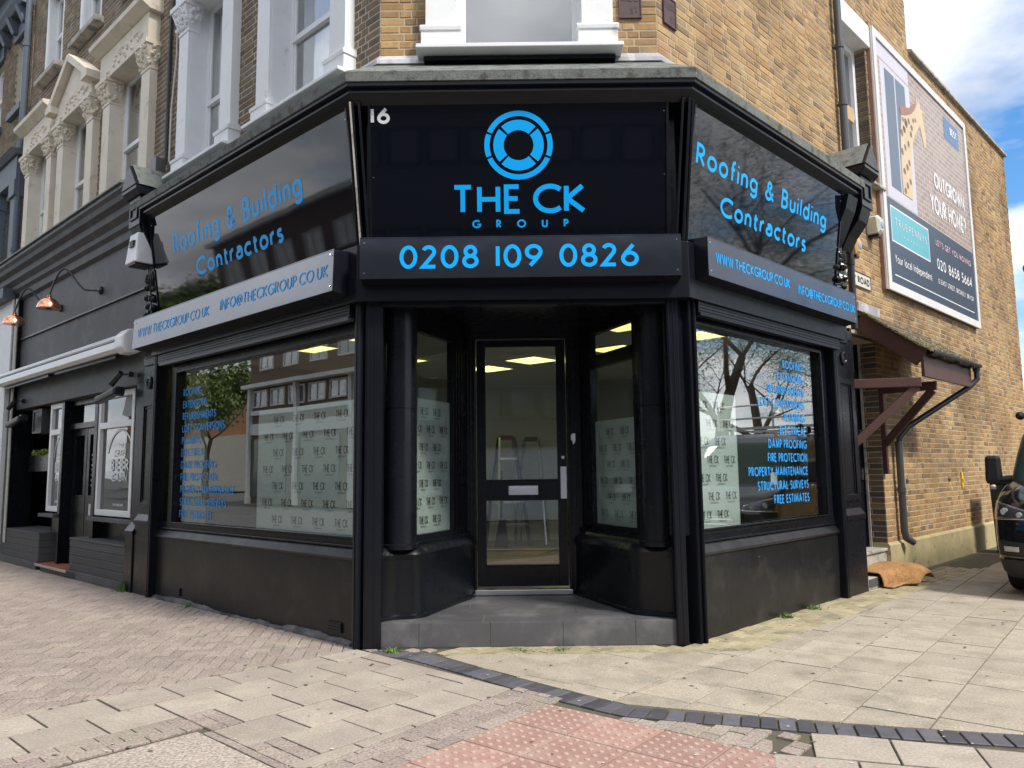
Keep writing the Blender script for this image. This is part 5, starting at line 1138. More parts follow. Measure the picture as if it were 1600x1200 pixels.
for a, b in ((7.10, 8.02), (8.93, 9.80), (5.2, 6.1)):
    m = MB(); m.box(L, a-.02, a+.01, -.5, W+.01, 8.33, 9.9); m.box(L, b-.01, b+.02, -.5, W+.01, 8.33, 9.9); m.build('painted_reveal', WHT, N_)
    m = MB(); frame4(m, L, a+.01, b-.01, 8.35, 9.88, .07, -.42, -.34); m.box(L, a+.07, b-.07, -.40, -.33, 9.08, 9.15); w_ = m.build('sash_window', WHTC, N_, bevel=.003)
    m = MB(); m.box(L, a+.07, b-.07, -.38, -.375, 8.4, 9.85); m.build('pane', GLSU, w_); m = MB(); m.box(L, a, b, -.8, -.79, 8.3, 9.9); m.build('blind', CURT, w_)
    m = MB(); m.prism(L, [(-.4, 8.20), (-.06, 8.20), (-.06, 8.29), (-.4, 8.34)], a-.14, b+.14); m.build('stone_sill', STONE, N_, bevel=.01)
# pub front
m = MB(); m.prism(L, [(-.3, 4.42), (-.3, 4.94), (.12, 4.90), (.30, 4.86), (.31, 4.80), (.27, 4.76), (.25, 4.70), (.18, 4.66), (.17, 4.58), (.10, 4.52), (.09, 4.46), (.04, 4.42), (.03, 4.32), (-.05, 4.28)], 4.42, 10.35); m.build('cornice', GREYP, N_, bevel=.004)
m = MB(); m.prism(L, [(-.28, 4.945), (-.28, 5.0), (.1, 4.96), (.315, 4.90), (.33, 4.865), (.30, 4.865)], 4.5, 10.38); m.build('cornice_roofing', FELT, N_)
m = MB(); m.box(L, 4.40, 9.66, -.3, -.03, 3.0, 4.42); m.build('sign_board', GREYP, N_)
m = MB(); m.box(L, 4.45, 9.66, -.03, .0, 3.60, 3.625); m.build('sign_board_batten', BLKM, N_)
m = MB(); m.box(L, 4.40, 9.70, -.45, -.02, 2.44, 3.0); m.build('front_beam', GREYP, N_, bevel=.005)
m = MB(); m.box(L, 9.62, 9.86, -.3, .04, 0, 4.42); m.build('pilaster', BLK, N_)
m = MB(); m.box(L, 4.37, 4.62, -.4, -.02, 0, 2.6); m.box(L, 4.38, 4.60, -.3, .05, 0, .66); m.prism(L, [(.0, .66), (.06, .66), (.06, .70), (-.02, .80), (-.1, .80)], 4.37, 4.61); m.build('pilaster', BLK, N_, bevel=.005)
m = MB(); m.box(L, 4.62, 6.12, -.5, -.2, 0, .80); m.build('panelled_wall', BLK, N_)
m = MB(); m.box(L, 4.60, 6.14, -.3, -.02, .76, .81); m.build('window_sill', GREYP, N_, bevel=.004)
m = MB(); m.box(L, 7.50, 8.12, -.5, -.2, 0, .78); m.build('panelled_wall', BLK, N_); m = MB(); m.box(L, 7.5, 8.18, -.3, -.02, .75, .80); m.build('window_sill', GREYP, N_, bevel=.004)
def pubwin(a, b):
    m = MB(); frame4(m, L, a, b, .83, 2.43, .075, -.17, -.09); m.box(L, a+.075, b-.075, -.17, -.085, 1.96, 2.04); w_ = m.build('pub_window', WHTC, N_, bevel=.004)
    m = MB(); m.box(L, a+.06, b-.06, -.14, -.135, .88, 2.4); m.build('pane', GLSP, w_); m = MB(); m.box(L, a, b, -.9, -.89, .8, 2.45); m.build('dark_backing', DARKI, w_); return w_
pw = pubwin(4.86, 6.06); pw2 = pubwin(7.50, 8.08)
def publog(wd, c, s_):
    t = MB(); X = -L.u
    def ct(txt, z, h, w__, sw): letters(t, txt, L.P(c+w__/2, -.128, z), X, Zv, L.n, w__, h, sw, lift=.001)
    ct('THE', 1.70, .05, .18*s_, .008); ct('CRAFT', 1.585, .085, .42*s_, .013); ct('BEER', 1.40, .155, .60*s_, .030); ct('CABIN', 1.27, .10, .50*s_, .017)
    pts = [(c+.46*s_*cos(radians(a)), 1.50+.44*sin(radians(a))) for a in range(18, 163, 8)]; r1 = [L.P(u, -.127, z) for u, z in pts]; r2_ = [L.P(c+(u-c)*.93, -.127, 1.5+(z-1.5)*.93) for u, z in pts]
    t.add(r1+r2_, [(i, i+1, len(r1)+i+1, len(r1)+i) for i in range(len(r1)-1)]); ct('CRAFTBEERCABIN', .96, .03, .34*s_, .005)
    t.build('window_lettering', WVIN, wd, recalc=False)
publog(pw, 5.36, 1.0); publog(pw2, 7.72, .5)
m = MB(); cu = pbr('grey_curtain', (.30, .33, .36), rough=.9, var=.1); k = 40
rs = [[L.P(4.95+1.02*i/k, -.22+.02*sin(i*1.7)+.01*sin(i*.9), z) for i in range(k+1)] for z in (2.04, 2.36)]
m.loft(rs, closed=False, caps=False); m.build('curtain', cu, pw, recalc=False, smooth=True)
m = MB(); m.box(L, 4.62, 4.87, -.4, -.1, .8, 2.44); m.box(L, 6.06, 6.18, -.4, -.08, .1, 2.44); m.box(L, 7.42, 7.52, -.4, -.08, .1, 2.44); m.box(L, 6.18, 7.42, -.3, -.16, 2.02, 2.10); m.box(L, 6.18, 7.42, -.3, -.16, 2.36, 2.44); m.build('door_surround', BLK, N_, bevel=.004)
m = MB(); m.box(L, 6.18, 7.42, -.22, -.215, 2.10, 2.36); m.build('transom_pane', GLSP, N_)
for a, b in ((6.20, 6.79), (6.81, 7.40)):
    m = MB(); frame4(m, L, a, b, .34, 2.02, .10, -.26, -.21, wb=.72); m.box(L, a+.10, b-.10, -.215, -.205, 1.05, 1.075); d_ = m.build('pub_door', BLK, N_, bevel=.004)
    m = MB(); m.box(L, a+.09, b-.09, -.24, -.235, 1.05, 1.94); m.build('pane', GLSP, d_)
t = MB()
for k, s_ in enumerate(('MON 4 TO 10', 'TUE 4 TO 10', 'WED 4 TO 10', 'THU 4 TO 11', 'FRI 4 TO 11', 'SAT 2 TO 11', 'SUN 2 TO 10')): letters(t, s_, L.P(6.66, -.232, 1.62-.07*k), -L.u, Zv, L.n, .28, .03, .007)
t.build('opening_hours_lettering', WVIN, N_, recalc=False)
m = MB(); m.box(L, 6.36, 6.62, -.21, -.203, .80, .96); m.build('notice_plate', WPL, N_, bevel=.002)
m = MB(); m.box(L, 6.3, 8.2, -.9, -.4, 2.3, 2.6); m.box(L, 8.10, 9.66, -1.6, -1.5, 0, 2.5); m.box(L, 8.10, 8.16, -1.5, -.2, 0, 2.44); m.build('alcove', DARKI, N_)
m = MB(); m.box(L, 4.40, 10.5, -3.0, -2.9, -.1, 3); m.box(L, 4.38, 4.42, -3.0, -.3, -.1, 3); m.box(L, 10.45, 10.5, -3.0, -.3, -.1, 3); m.box(L, 4.4, 10.5, -3.0, -.3, 2.62, 2.66); m.box(L, 4.4, 10.5, -3, -.3, -.02, .01); m.build('dark_backing', DARKI, N_)
m = MB(); m.box(L, 6.14, 7.60, -.5, .075, 0, .085); m.box(L, 6.18, 7.42, -.5, -.22, .085, .20); m.box(L, 6.18, 7.42, -.5, -.26, .20, .33); m.build('entrance_step', BLK, N_, bevel=.004)
m = MB(); m.box(L, 6.5, 7.85, -.2, .06, .086, .095); m.build('step_tile', pbr('terracotta', (.36, .10, .05), rough=.6, var=.1), N_, bevel=.002)
m = MB(); m.box(L, 6.5, 7.85, .06, .08, .06, .098); m.build('step_nosing', SILV, N_)
for a, b, lb in ((4.60, 6.50, 'ribbed grey decking bench box right of the pub door'), (7.84, 9.72, 'ribbed grey decking bench box left of the pub door')):
    o = thing('bench_box', lb, 'bench', L.P((a+b)/2, -.1, 0), 'decking bench boxes at the pub front')
    m = MB(); m.box(L, a, b, -.5, .03, .0, .50); m.build('core', BLK, o)
    for j in range(4):
        z0 = .108+j*.1; m = MB(); rr_ = .1+.2*j; n_ = 6
        for q in range(n_): m.box(L, a, b, .03, .048 if q % 2 == 0 else .040, z0+.004+q*.0153, z0+.004+(q+1)*.0153-.0001, r=rr_)
        m.rr = None; bo = m.build('decking_board', GREYD, o)
        if a > 7: m = MB(); m.box(L, a-.014, a-.0005, -.5, .04, z0+.002, z0+.097); m.build('decking_board', GREYD, o)
    for j in range(4): m = MB(); m.box(L, a-.012, b, -.5+j*.14, -.5+j*.14+.136, .505, .527); m.build('decking_board', GREYD, o, bevel=.002)
    m = MB(); m.box(L, a-.02, b+.01, -.4, .075, .0, .105); m.build('skirting_board', GREYP, o, bevel=.004)
# awning
o = thing('awning', 'rolled-up white awning cassette over the pub front', 'awning', L.P(7.5, .12, 2.9))
m = MB(); m.prism(L, [(.0, 3.0), (.05, 3.06), (.17, 3.05), (.22, 2.99), (.20, 2.975), (.06, 2.985)], 4.62, 9.95); m.prism(L, [(.08, 2.93), (.235, 2.945), (.24, 2.86), (.20, 2.82), (.10, 2.84)], 4.66, 9.95); m.build('cassette', WHTC, o, bevel=.004)
m = MB(); m.prism(L, [(.02, 3.0), (.19, 2.98), (.19, 2.93), (.05, 2.92)], 4.65, 9.93); m.build('fabric_roll', BLKM, o)
m = MB(); m.prism(L, [(.0, 2.83), (.0, 3.05), (.06, 3.09), (.18, 3.08), (.25, 3.0), (.25, 2.86), (.19, 2.79), (.08, 2.79)], 4.42, 4.66); m.build('end_cap', WHTC, o, bevel=.02)
for q0, q1 in ((4.9, 7.1), (9.7, 7.4)): m = MB(); m.bar(L.P(q0, .12, 2.80), L.P(q1, .14, 2.80), .05, .04); m.build('folding_arm', PIPEB, o)
# copper lamps
for k, (ub, zb, ue, ze, lb) in enumerate(((5.98, 3.84, 7.0, 3.80, 'copper dome lamp on black swan neck, the one nearer the shop'), (7.62, 3.85, 8.75, 3.80, 'copper dome lamp on black swan neck, the one farther up the street'))):
    o = thing('swan_neck_lamp', lb, 'lamp', L.P(ub, 0, zb), 'copper swan neck lamps over the pub sign')
    e = L.P(ub + .62, .44, zb+.0); b = L.P(ub, -.03, zb)
    pts = [b, L.P(ub+.10, .10, zb)]
    for i in range(17):
        t_ = i/16; u = ub+.12+.50*t_; d = .12+.30*t_; z = zb + .32*max(0, sin(pi*(t_**1.6)))*(1 if t_ < 1 else 1)
        pts.append(L.P(u, d, z))
    pts.append(L.P(ub+.625, .425, zb-.05)); m = MB(); m.tube(pts, .0125, n=8); m.build('swan_neck', PIPEB, o, smooth=True)
    m = MB(); m.lathe(L.P(ub, -.03, zb-.0), [(.055, 0), (.055, .03), (.03, .05)], n=14, ax=L.n); m.build('wall_rose', PIPEB, o)
    c = L.P(ub+.625, .425, zb-.22); m = MB(); m.lathe(c, [(.150, 0), (.148, .02), (.135, .06), (.108, .105), (.07, .135), (.028, .15), (.028, .19)], n=24); m.build('lamp_shade', COPPER, o, smooth=True)
    m = MB(); m.lathe(c, [(.04, .0), (.045, .04), (.02, .1)], n=12); m.build('bulb', WHTC, o)
# spot lamps and heaters
def spot(u, z, lb):
    o = thing('spot_lamp', lb, 'spotlight', L.P(u, 0, z)); m = MB(); m.lathe(L.P(u, -.02, z), [(.035, 0), (.035, .05)], n=10, ax=L.n); m.bar(L.P(u, .03, z), L.P(u+.08, .10, z-.01), .02, .02); m.build('bracket', PIPEB, o)
    m = MB(); a = L.P(u+.06, .09, z+.02); b = L.P(u+.20, .15, z-.12); m.tube([a, b], .038, n=12); m.build('lamp_head', PIPEB, o, smooth=False)
spot(4.78, 2.58, 'small black spotlight on the beam at the right end of the pub'); spot(9.2, 2.56, 'small black spotlight at the far end of the pub beam')
def heater(u, z, lb):
    o = thing('patio_heater', lb, 'heater', L.P(u, .05, z)); m = MB(); m.bar(L.P(u+.33, .13, z-.07), L.P(u-.25, .10, z+.02), .10, .085); m.build('housing', PIPEB, o, bevel=.02); m = MB(); m.lathe(L.P(u-.1, -.02, z+.03), [(.06, 0), (.06, .10)], n=12, ax=L.n); m.build('bracket', PIPEB, o)
heater(5.15, 2.36, 'black patio heater over the pub window'); heater(9.1, 2.24, 'black patio heater at the pub alcove')
small('speaker_box', 'pale grey box under the beam in the pub alcove', 'wall box', PIPE, lambda m: (m.box(L, 8.5, 8.95, -.3, -.1, 2.02, 2.4), frame4(m, L, 8.5, 8.95, 2.02, 2.4, .04, -.1, -.085)))
o = thing('planter', 'dark window planter with yellow-green plants in the pub alcove', 'planter', L.P(8.9, -.2, 1.42))
m = MB(); m.box(L, 8.3, 9.4, -.42, -.18, 1.42, 1.68); m.build('trough', BLK, o, bevel=.01)
m = MB(); rg = random.Random(5)
for k in range(260):
    c = L.P(8.34+1.02*rg.random(), -.40+.2*rg.random(), 1.68+.09*rg.random()); d = V((rg.uniform(-1, 1), rg.uniform(-1, 1), rg.uniform(0, 1)))*.035; e = V((rg.uniform(-1, 1), rg.uniform(-1, 1), rg.uniform(-.3, 1)))*.02; m.quad(c-d, c+e, c+d, c-e, r=rg.random())
m.build('plants', pbr('planter_leaves', (.25, .32, .06), rough=.7, rnd=.4), o, recalc=False, kind='stuff')
cable([L.P(9.60, .06, 4.3), L.P(9.58, .06, 2.9), L.P(9.55, .06, .3)], .022, 'white conduit down the pub end pilaster', WPL)
# ================================================================== NEXT HOUSE UP THE STREET
G_ = thing('grey_terrace', 'tall brick terrace end with blue-grey painted trim and eaves', 'building', L.P(13, -.3, 0))
hG = [(11.02, 11.60, 8.3, 9.75), (12.5, 13.2, 8.3, 9.75), (10.95, 11.75, 4.7, 6.6), (12.6, 13.4, 4.7, 6.6)]
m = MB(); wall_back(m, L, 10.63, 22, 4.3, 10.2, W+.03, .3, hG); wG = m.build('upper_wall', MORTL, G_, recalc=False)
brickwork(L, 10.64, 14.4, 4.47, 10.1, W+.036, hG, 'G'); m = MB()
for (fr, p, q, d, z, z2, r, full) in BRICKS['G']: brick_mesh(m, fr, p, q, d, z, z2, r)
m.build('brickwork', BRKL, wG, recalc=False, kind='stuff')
BG = pbr('blue_grey_paint', (.10, .125, .16), rough=.55, var=.12)
m = MB(); m.prism(L, [(-.3, 10.12), (.02, 10.12), (.10, 10.22), (.12, 10.40), (.34, 10.46), (.36, 10.62), (-.3, 10.75)], 10.66, 22); m.build('eaves', BG, G_, bevel=.01)
for k in range(9): m = MB(); m.prism(L, [(-.2, 9.85), (-.05, 9.85), (.08, 10.12), (-.2, 10.12)], 10.8+k*.62, 10.8+k*.62+.14); m.build('eaves_bracket', BG, G_)
m = MB(); m.prism(L, [(-.3, 10.6), (.3, 10.62), (-2.5, 12.4)], 10.66, 22); m.build('roof', SLATE, G_)
for a, b, z0, z1 in hG:
    m = MB(); frame4(m, L, a, b, z0, z1, .08, -.36, -.26); m.box(L, a+.08, b-.08, -.34, -.25, (z0+z1)/2, (z0+z1)/2+.08); w_ = m.build('sash_window', WHTC, G_, bevel=.003)
    m = MB(); m.box(L, a+.06, b-.06, -.31, -.305, z0+.05, z1-.05); m.build('pane', GLSU, w_); m = MB(); m.box(L, a, b, -.7, -.69, z0, z1); m.build('blind', CURT, w_)
    m = MB()
    if z0 > 8: m.box(L, a-.15, b+.15, -.3, -.08, z0-.14, z0-.02); m.box(L, a-.1, b+.1, -.2, -.12, z1, z1+.25)
    else:
        m.box(L, a-.30, a, -.3, -.06, z0-.1, z1+.1); m.box(L, b, b+.30, -.3, -.06, z0-.1, z1+.1); m.box(L, a-.34, b+.34, -.3, -.04, z1+.1, z1+.55); m.prism(L, [(-.2, z1+.55), (.0, z1+.55), (.09, z1+.64), (-.2, z1+.7)], a-.42, b+.42)
        m.box(L, a-.34, a+.02, -.2, -.02, z1-.2, z1+.1); m.box(L, b-.02, b+.34, -.2, -.02, z1-.2, z1+.1)
    m.build('painted_trim', BG, G_, bevel=.006)
m = MB(); m.box(L, 9.88, 22, -.3, .06, 2.9, 4.35); m.box(L, 9.90, 10.28, -.3, .10, 0, 2.9); m.build('white_shopfront', WHT, G_, bevel=.008)
m = MB(); m.box(L, 10.28, 22, -.3, -.1, 0, 2.9); m.box(L, 9.86, 22, -.3, .22, 4.35, 4.52); m.build('shopfront_trim', BG, G_)
pipe([L.P(10.66, -.10, 10.2), L.P(10.66, -.10, 4.6)], .055, 'long blue-grey downpipe between the brick houses', mt=BG, clips=[L.P(10.66, -.10, z) for z in (9.3, 7.3, 5.4)])
# ================================================================== INSIDE THE SHOP
def ladder(x, y, rz, h, wid, lb, mt=SILV):
    o = thing('step_ladder', lb, 'ladder', (x, y, .19)); fr = Fr((x, y), rz); fr.n = V((-fr.u.y, fr.u.x, 0)); sp = .30*h/1.6
    for sg, nm in ((-1, 'front_rails'), (1, 'rear_rails')):
        m = MB()
        for s_ in (-1, 1): m.bar(fr.P(s_*wid, sg*sp, .19), fr.P(s_*wid*.45, sg*.02, .19+h), .03, .065)
        m.build(nm, mt, o, bevel=.002)
    k = int(h/.28)
    for i in range(1, k):
        t_ = i/k; m = MB(); w_ = wid*(1-.55*t_); m.bar(fr.P(-w_, -sp*(1-t_), .19+h*t_), fr.P(w_, -sp*(1-t_), .19+h*t_), .05, .03); m.build('rung', mt, o)
        m = MB(); m.bar(fr.P(-w_, sp*(1-t_), .19+h*t_), fr.P(w_, sp*(1-t_), .19+h*t_), .04, .025); m.build('rung', mt, o)
    m = MB(); m.box(fr, -.1, .1, -.05, .05, .19+h-.04, .19+h+.03); m.build('top_hinge', pbr('red_plastic', (.28, .07, .05), rough=.5) if x < 0 else PIPE, o)
ladder(-.10, 6.1, 20, 1.68, .26, 'aluminium folding ladder with red hinge seen through the door glass, left one'); ladder(.30, 6.35, -8, 1.66, .24, 'aluminium folding ladder standing right of the red-hinged one')
o = thing('floor_sweeper', 'black upright broom standing in front of the ladders inside', 'broom', (-.2, 5.75, .19)); m = MB(); m.tube([V((-.19, 5.8, .45)), V((-.17, 5.85, 1.35))], .018, n=8); m.build('pole', PIPEB, o)
m = MB(); m.hexa([V(p) for p in ((-.30, 5.68, .19), (-.08, 5.68, .19), (-.08, 5.82, .19), (-.30, 5.82, .19), (-.22, 5.72, .62), (-.12, 5.72, .62), (-.12, 5.80, .62), (-.22, 5.80, .62))]); m.build('head', PIPEB, o, bevel=.01)
m = MB(); m.add([V(p) for p in ((-.19, 4.70, .200), (.32, 4.56, .200), (.67, 5.48, .206), (.16, 5.45, .202), (-.19, 4.70, .192), (.32, 4.56, .192), (.67, 5.48, .198), (.16, 5.45, .194))], [(0, 1, 2, 3), (4, 5, 6, 7), (0, 1, 5, 4), (1, 2, 6, 5), (2, 3, 7, 6), (3, 0, 4, 7)])
tag(m.build('cardboard_sheet', CARD, None), 'flat sheet of brown cardboard on the shop floor', 'cardboard')
m = MB(); m.box(L, 1.85, 3.0, -.6, -.2, .65, .93); tag(m.build('counter_top', BLKR, None, bevel=.01), 'dark low unit inside the left shop window', 'cabinet')
for (u, z) in ((1.72, 1.93), (1.60, 1.24)):
    m = MB(); m.box(R, u-.06, u+.07, -.084, -.082, z-.06, z+.06); tag(m.build('paper_note', PWHT, None), 'small white paper taped inside the right window, ' + ('upper one' if z > 1.5 else 'lower one'), 'paper note')
# ================================================================== VAN
vn = thing('parked_van', 'black panel van parked nose-out on the right beside the side wall', 'van', R.P(6.3, 2.0, 0))
vu, vd = 3.86, 1.12; vw = 1.82
def VP(x, y, z): return R.P(vu+x, vd+y, z)      # x back from the nose, y across, z up
class VF: 
    def P(s, x, y, z): return VP(x, y, z)

c = vw/2
class _VF:
    P = staticmethod(VP)
VF_ = _VF
LV = [(.20, .04, .83), (.26, .00, .87), (.38, -.03, .895), (.40, -.005, .895), (.52, -.02, .905), (.66, -.02, .91), (.78, .0, .91), (.86, .03, .91), (.94, .08, .905), (1.0, .15, .90), (1.06, .27, .895), (1.11, .42, .885), (1.145, .58, .875), (1.16, .64, .87), (1.25, .70, .865), (1.45, .85, .845), (1.65, 1.01, .815), (1.70, 1.06, .80), (1.78, 1.20, .76), (1.84, 1.45, .68)]
def noseat(z):
    for (z0, a0, h0), (z1, a1, h1) in zip(LV, LV[1:]):
        if z0 <= z <= z1: t_ = (z-z0)/(z1-z0); return a0+(a1-a0)*t_, h0+(h1-h0)*t_
    return LV[-1][1:]
def vsurf(y, z, off=0.0):
    x0, hw = noseat(z); k_ = min(.9999, abs(y)/hw); return VP(x0+.40*(1-(1-k_**3.4)**(1/3.4))-off, c+y, z)
NP = 28
def vring(z, x0, hw):
    pr = []
    for i in range(NP+1):
        a = -1+2*i/NP; a = sin(a*pi/2); pr.append(VP(x0+.40*(1-(1-min(.9999, abs(a))**3.4)**(1/3.4)), c+a*hw, z))
    return pr + [VP(2.6, c+hw, z), VP(4.55, c+hw*.99, z), VP(4.6, c+hw*.9, z), VP(4.6, c-hw*.9, z), VP(4.55, c-hw*.99, z), VP(2.6, c-hw, z)]
m = MB(); rs = [vring(*q) for q in LV]; nn_ = len(rs[0]); b0_ = []
for r_ in rs: b0_ += r_
fs_ = []; mi_ = []
for i in range(len(rs)-1):
    for j in range(nn_):
        fs_.append((i*nn_+j, i*nn_+(j+1) % nn_, (i+1)*nn_+(j+1) % nn_, (i+1)*nn_+j)); z_ = (LV[i][0]+LV[i+1][0])/2
        mi_.append(1 if z_ < .385 else (2 if 1.16 < z_ < 1.68 and 2 <= j <= NP-3 else 0))
m.add(b0_, fs_+[tuple(range(nn_)), tuple((len(rs)-1)*nn_+j for j in range(nn_))]); m.mi = mi_+[1, 0]
m.build('body', [VAN, VANP, pbr('van_windscreen', (.04, .065, .06), rough=.05, spec=.15)], vn, smooth=True)
def vpatch(name, mt, y0, y1, zf0, zf1, off, par=vn, ny=10, nz=5, bev=0):
    m = MB(); g_ = {}
    for i in range(ny+1):
        for j in range(nz+1): t_ = i/ny; y = y0+(y1-y0)*t_; z = zf0(t_)+(zf1(t_)-zf0(t_))*j/nz; g_[i, j] = vsurf(y, z, off)
    for i in range(ny):
        for j in range(nz): m.quad(g_[i, j], g_[i+1, j], g_[i+1, j+1], g_[i, j+1])
    o = m.build(name, mt, par, recalc=False, smooth=True); sm_ = o.modifiers.new('thick', 'SOLIDIFY'); sm_.thickness = .012; sm_.offset = 0; return o
for sy in (-1, 1):
    h_ = vpatch('headlight', pbr('headlight_bowl', (.10, .10, .11), rough=.2, met=.5, var=.4, ns=40, coat=1), sy*.50, sy*.895, lambda t: .80-.01*t, lambda t: .84+.13*t**.8, .006)
    for yy, z_, r_ in ((.64, .832, .030), (.78, .862, .040)):
        m = MB(); ctr = vsurf(sy*yy, z_, .012); m.lathe(ctr, [(r_, -.004), (r_*.95, .006), (r_*.6, .009), (r_*.3, .010)], n=18, ax=(vsurf(sy*yy, z_, .05)-vsurf(sy*yy, z_, 0)).normalized()); m.build('lamp_lens', pbr('lens_glass', (.42, .43, .45), rough=.08, spec=.9, var=.4, ns=50, coat=1), h_, smooth=True)
    vpatch('headlight_edge', CHRM, sy*.50, sy*.895, lambda t: .79-.01*t, lambda t: .80-.01*t, .008, nz=1)
    vpatch('fog_lamp_recess', VANP, sy*.56, sy*.86, lambda t: .42, lambda t: .55+.03*t, .004); vpatch('fog_lamp', pbr('fog_glass', (.5, .5, .48), rough=.15, spec=.8, var=.3, ns=50), sy*.66, sy*.80, lambda t: .465, lambda t: .515, .012)
    m = MB(); m.bar(VP(1.05, c+sy*.84, 1.19), VP(1.0, c+sy*1.02, 1.17), .07, .08); m.hexa([VP(.95, c+sy*.97, 1.14), VP(.95, c+sy*1.14, 1.14), VP(1.07, c+sy*1.14, 1.14), VP(1.07, c+sy*.97, 1.14), VP(.96, c+sy*.98, 1.45), VP(.96, c+sy*1.13, 1.45), VP(1.05, c+sy*1.13, 1.45), VP(1.05, c+sy*.98, 1.45)]); m.build('wing_mirror', VANP, vn, bevel=.035)
    m = MB(); m.lathe(VP(.96, c+sy*1.06, 1.10), [(.03, -.03), (.035, 0), (.02, .02)], n=10); m.build('indicator', pbr('amber_lens', (.5, .42, .36), rough=.2), vn)
    for x in (.80, 3.6):
        m = MB(); ax = R.n*sy; cc_ = VP(x, c+sy*.72, .31); m.lathe(cc_, [(.20, 0), (.295, .0), (.31, .02), (.31, .16), (.295, .18), (.20, .185)], n=32, ax=ax); t_ = m.build('tyre', RUB, vn, bevel=.01)
        m = MB(); m.lathe(cc_, [(.20, .10), (.19, .16), (.06, .15), (.05, .18)], n=20, ax=ax); m.build('wheel_rim', PIPE, t_)
vpatch('grille', VANP, -.42, .42, lambda t: .46, lambda t: .72, .006)
for k in range(4): vpatch('grille_bar', CHRM, -.40, .40, lambda t: .49+.06*k, lambda t: .505+.06*k, .014, nz=1)
m = MB(); m.box(VF_, -.05, -.035, c-.24, c+.24, .30, .39); m.build('number_plate', WPL, vn)
for sy in (-1, 1): m = MB(); m.tube([VP(.66, c+sy*.2, 1.18), VP(.78, c+sy*.55, 1.30)], .012, n=6); m.build('wiper', VANP, vn)
o = thing('roof_rack', 'white ladder rack with black rollers on the roof of the van', 'roof rack', VP(2.2, c, 1.82))
m = MB()
for x in (1.9, 3.0, 4.2): m.bar(VP(x, c-.85, 1.95), VP(x, c+.85, 1.95), .04, .04)
for y in (-.82, .82): m.bar(VP(1.9, c+y, 1.95), VP(4.2, c+y, 1.95), .03, .03)
m.build('rack_bars', WHTC, o)
m = MB()
for z in (2.10, 2.30): m.tube([VP(1.85, c-.82, z), VP(1.85, c+.82, z)], .016, n=6)
for y in (-.82, -.1, .82): m.tube([VP(1.85, c+y, 1.93), VP(1.85, c+y, 2.32)], .016, n=6)
m.build('front_guard', WHTC, o)
m = MB()
for y in (-.62, .62):
    for x in (1.9, 3.0, 4.2): m.bar(VP(x, c+y, 1.82), VP(x, c+y, 1.94), .05, .05)
for y in (-.9, -.55): m.lathe(VP(1.75, c+y, 1.93), [(.03, -.06), (.05, -.05), (.05, .0), (.02, .02), (.02, .08)], n=10, ax=-R.u)
m.build('roller', PIPEB, o)
# wheelie bin edge behind the van mirror
m = MB(); m.hexa([R.P(8.5, .10, 0), R.P(9.0, .10, 0), R.P(9.0, .60, 0), R.P(8.5, .60, 0), R.P(8.47, .07, 1.05), R.P(9.05, .07, 1.05), R.P(9.05, .65, 1.05), R.P(8.47, .65, 1.05)]); m.box(R, 8.44, 9.08, .05, .68, 1.05, 1.10); tag(m.build('wheelie_bin', GRN, None, bevel=.015), 'dark green bin between the wall and the van', 'bin')
# background house at the right edge
H_ = thing('gabled_house', 'orange-brick gabled house with white trim far right behind the side wing', 'house', R.P(22, .8, 0))
hf = Fr((R.P(22, -1.2, 0).x, R.P(22, -1.2, 0).y), 135.2); hf.u = R.n.copy(); hf.n = -R.u.copy()
m = MB(); m.loft([[hf.P(a, 0, 0), hf.P(b_2, 0, 0), hf.P(b_2, 0, 7.4), hf.P((a+b_2)/2, 0, 10.4), hf.P(a, 0, 7.4)] for a, b_2 in ((0, 6.5),)] + [[hf.P(a, -8, 0), hf.P(b_2, -8, 0), hf.P(b_2, -8, 7.4), hf.P((a+b_2)/2, -8, 10.4), hf.P(a, -8, 7.4)] for a, b_2 in ((0, 6.5),)]); m.build('wall', ORNG, H_)
for q0 in (-.4, 6.9): m = MB(); m.bar(hf.P(q0, .15, 7.1), hf.P(3.25, .15, 10.6), .12, .4); m.build('barge_board', WHTC, H_)
m = MB(); m.hexa([hf.P(-.5, .25, 7.15), hf.P(3.25, .25, 10.75), hf.P(3.25, -8, 10.75), hf.P(-.5, -8, 7.15), hf.P(-.5, .25, 7.3), hf.P(3.25, .25, 10.9), hf.P(3.25, -8, 10.9), hf.P(-.5, -8, 7.3)]); m.hexa([hf.P(7, .25, 7.15), hf.P(3.25, .25, 10.75), hf.P(3.25, -8, 10.75), hf.P(7, -8, 7.15), hf.P(7, .25, 7.3), hf.P(3.25, .25, 10.9), hf.P(3.25, -8, 10.9), hf.P(7, -8, 7.3)]); m.build('roof', SLATE, H_)
m = MB(); m.box(hf, .5, 2.4, .0, .5, 3.2, 6.0); frame4(m, hf, .5, 2.4, 3.2, 6.0, .12, .5, .56); m.box(hf, .45, 2.45, 0, .62, 6.0, 6.15); w_ = m.build('bay_window', WHTC, H_); m = MB(); m.box(hf, .62, 2.28, .502, .51, 3.3, 5.9); m.build('pane', VANG, w_)

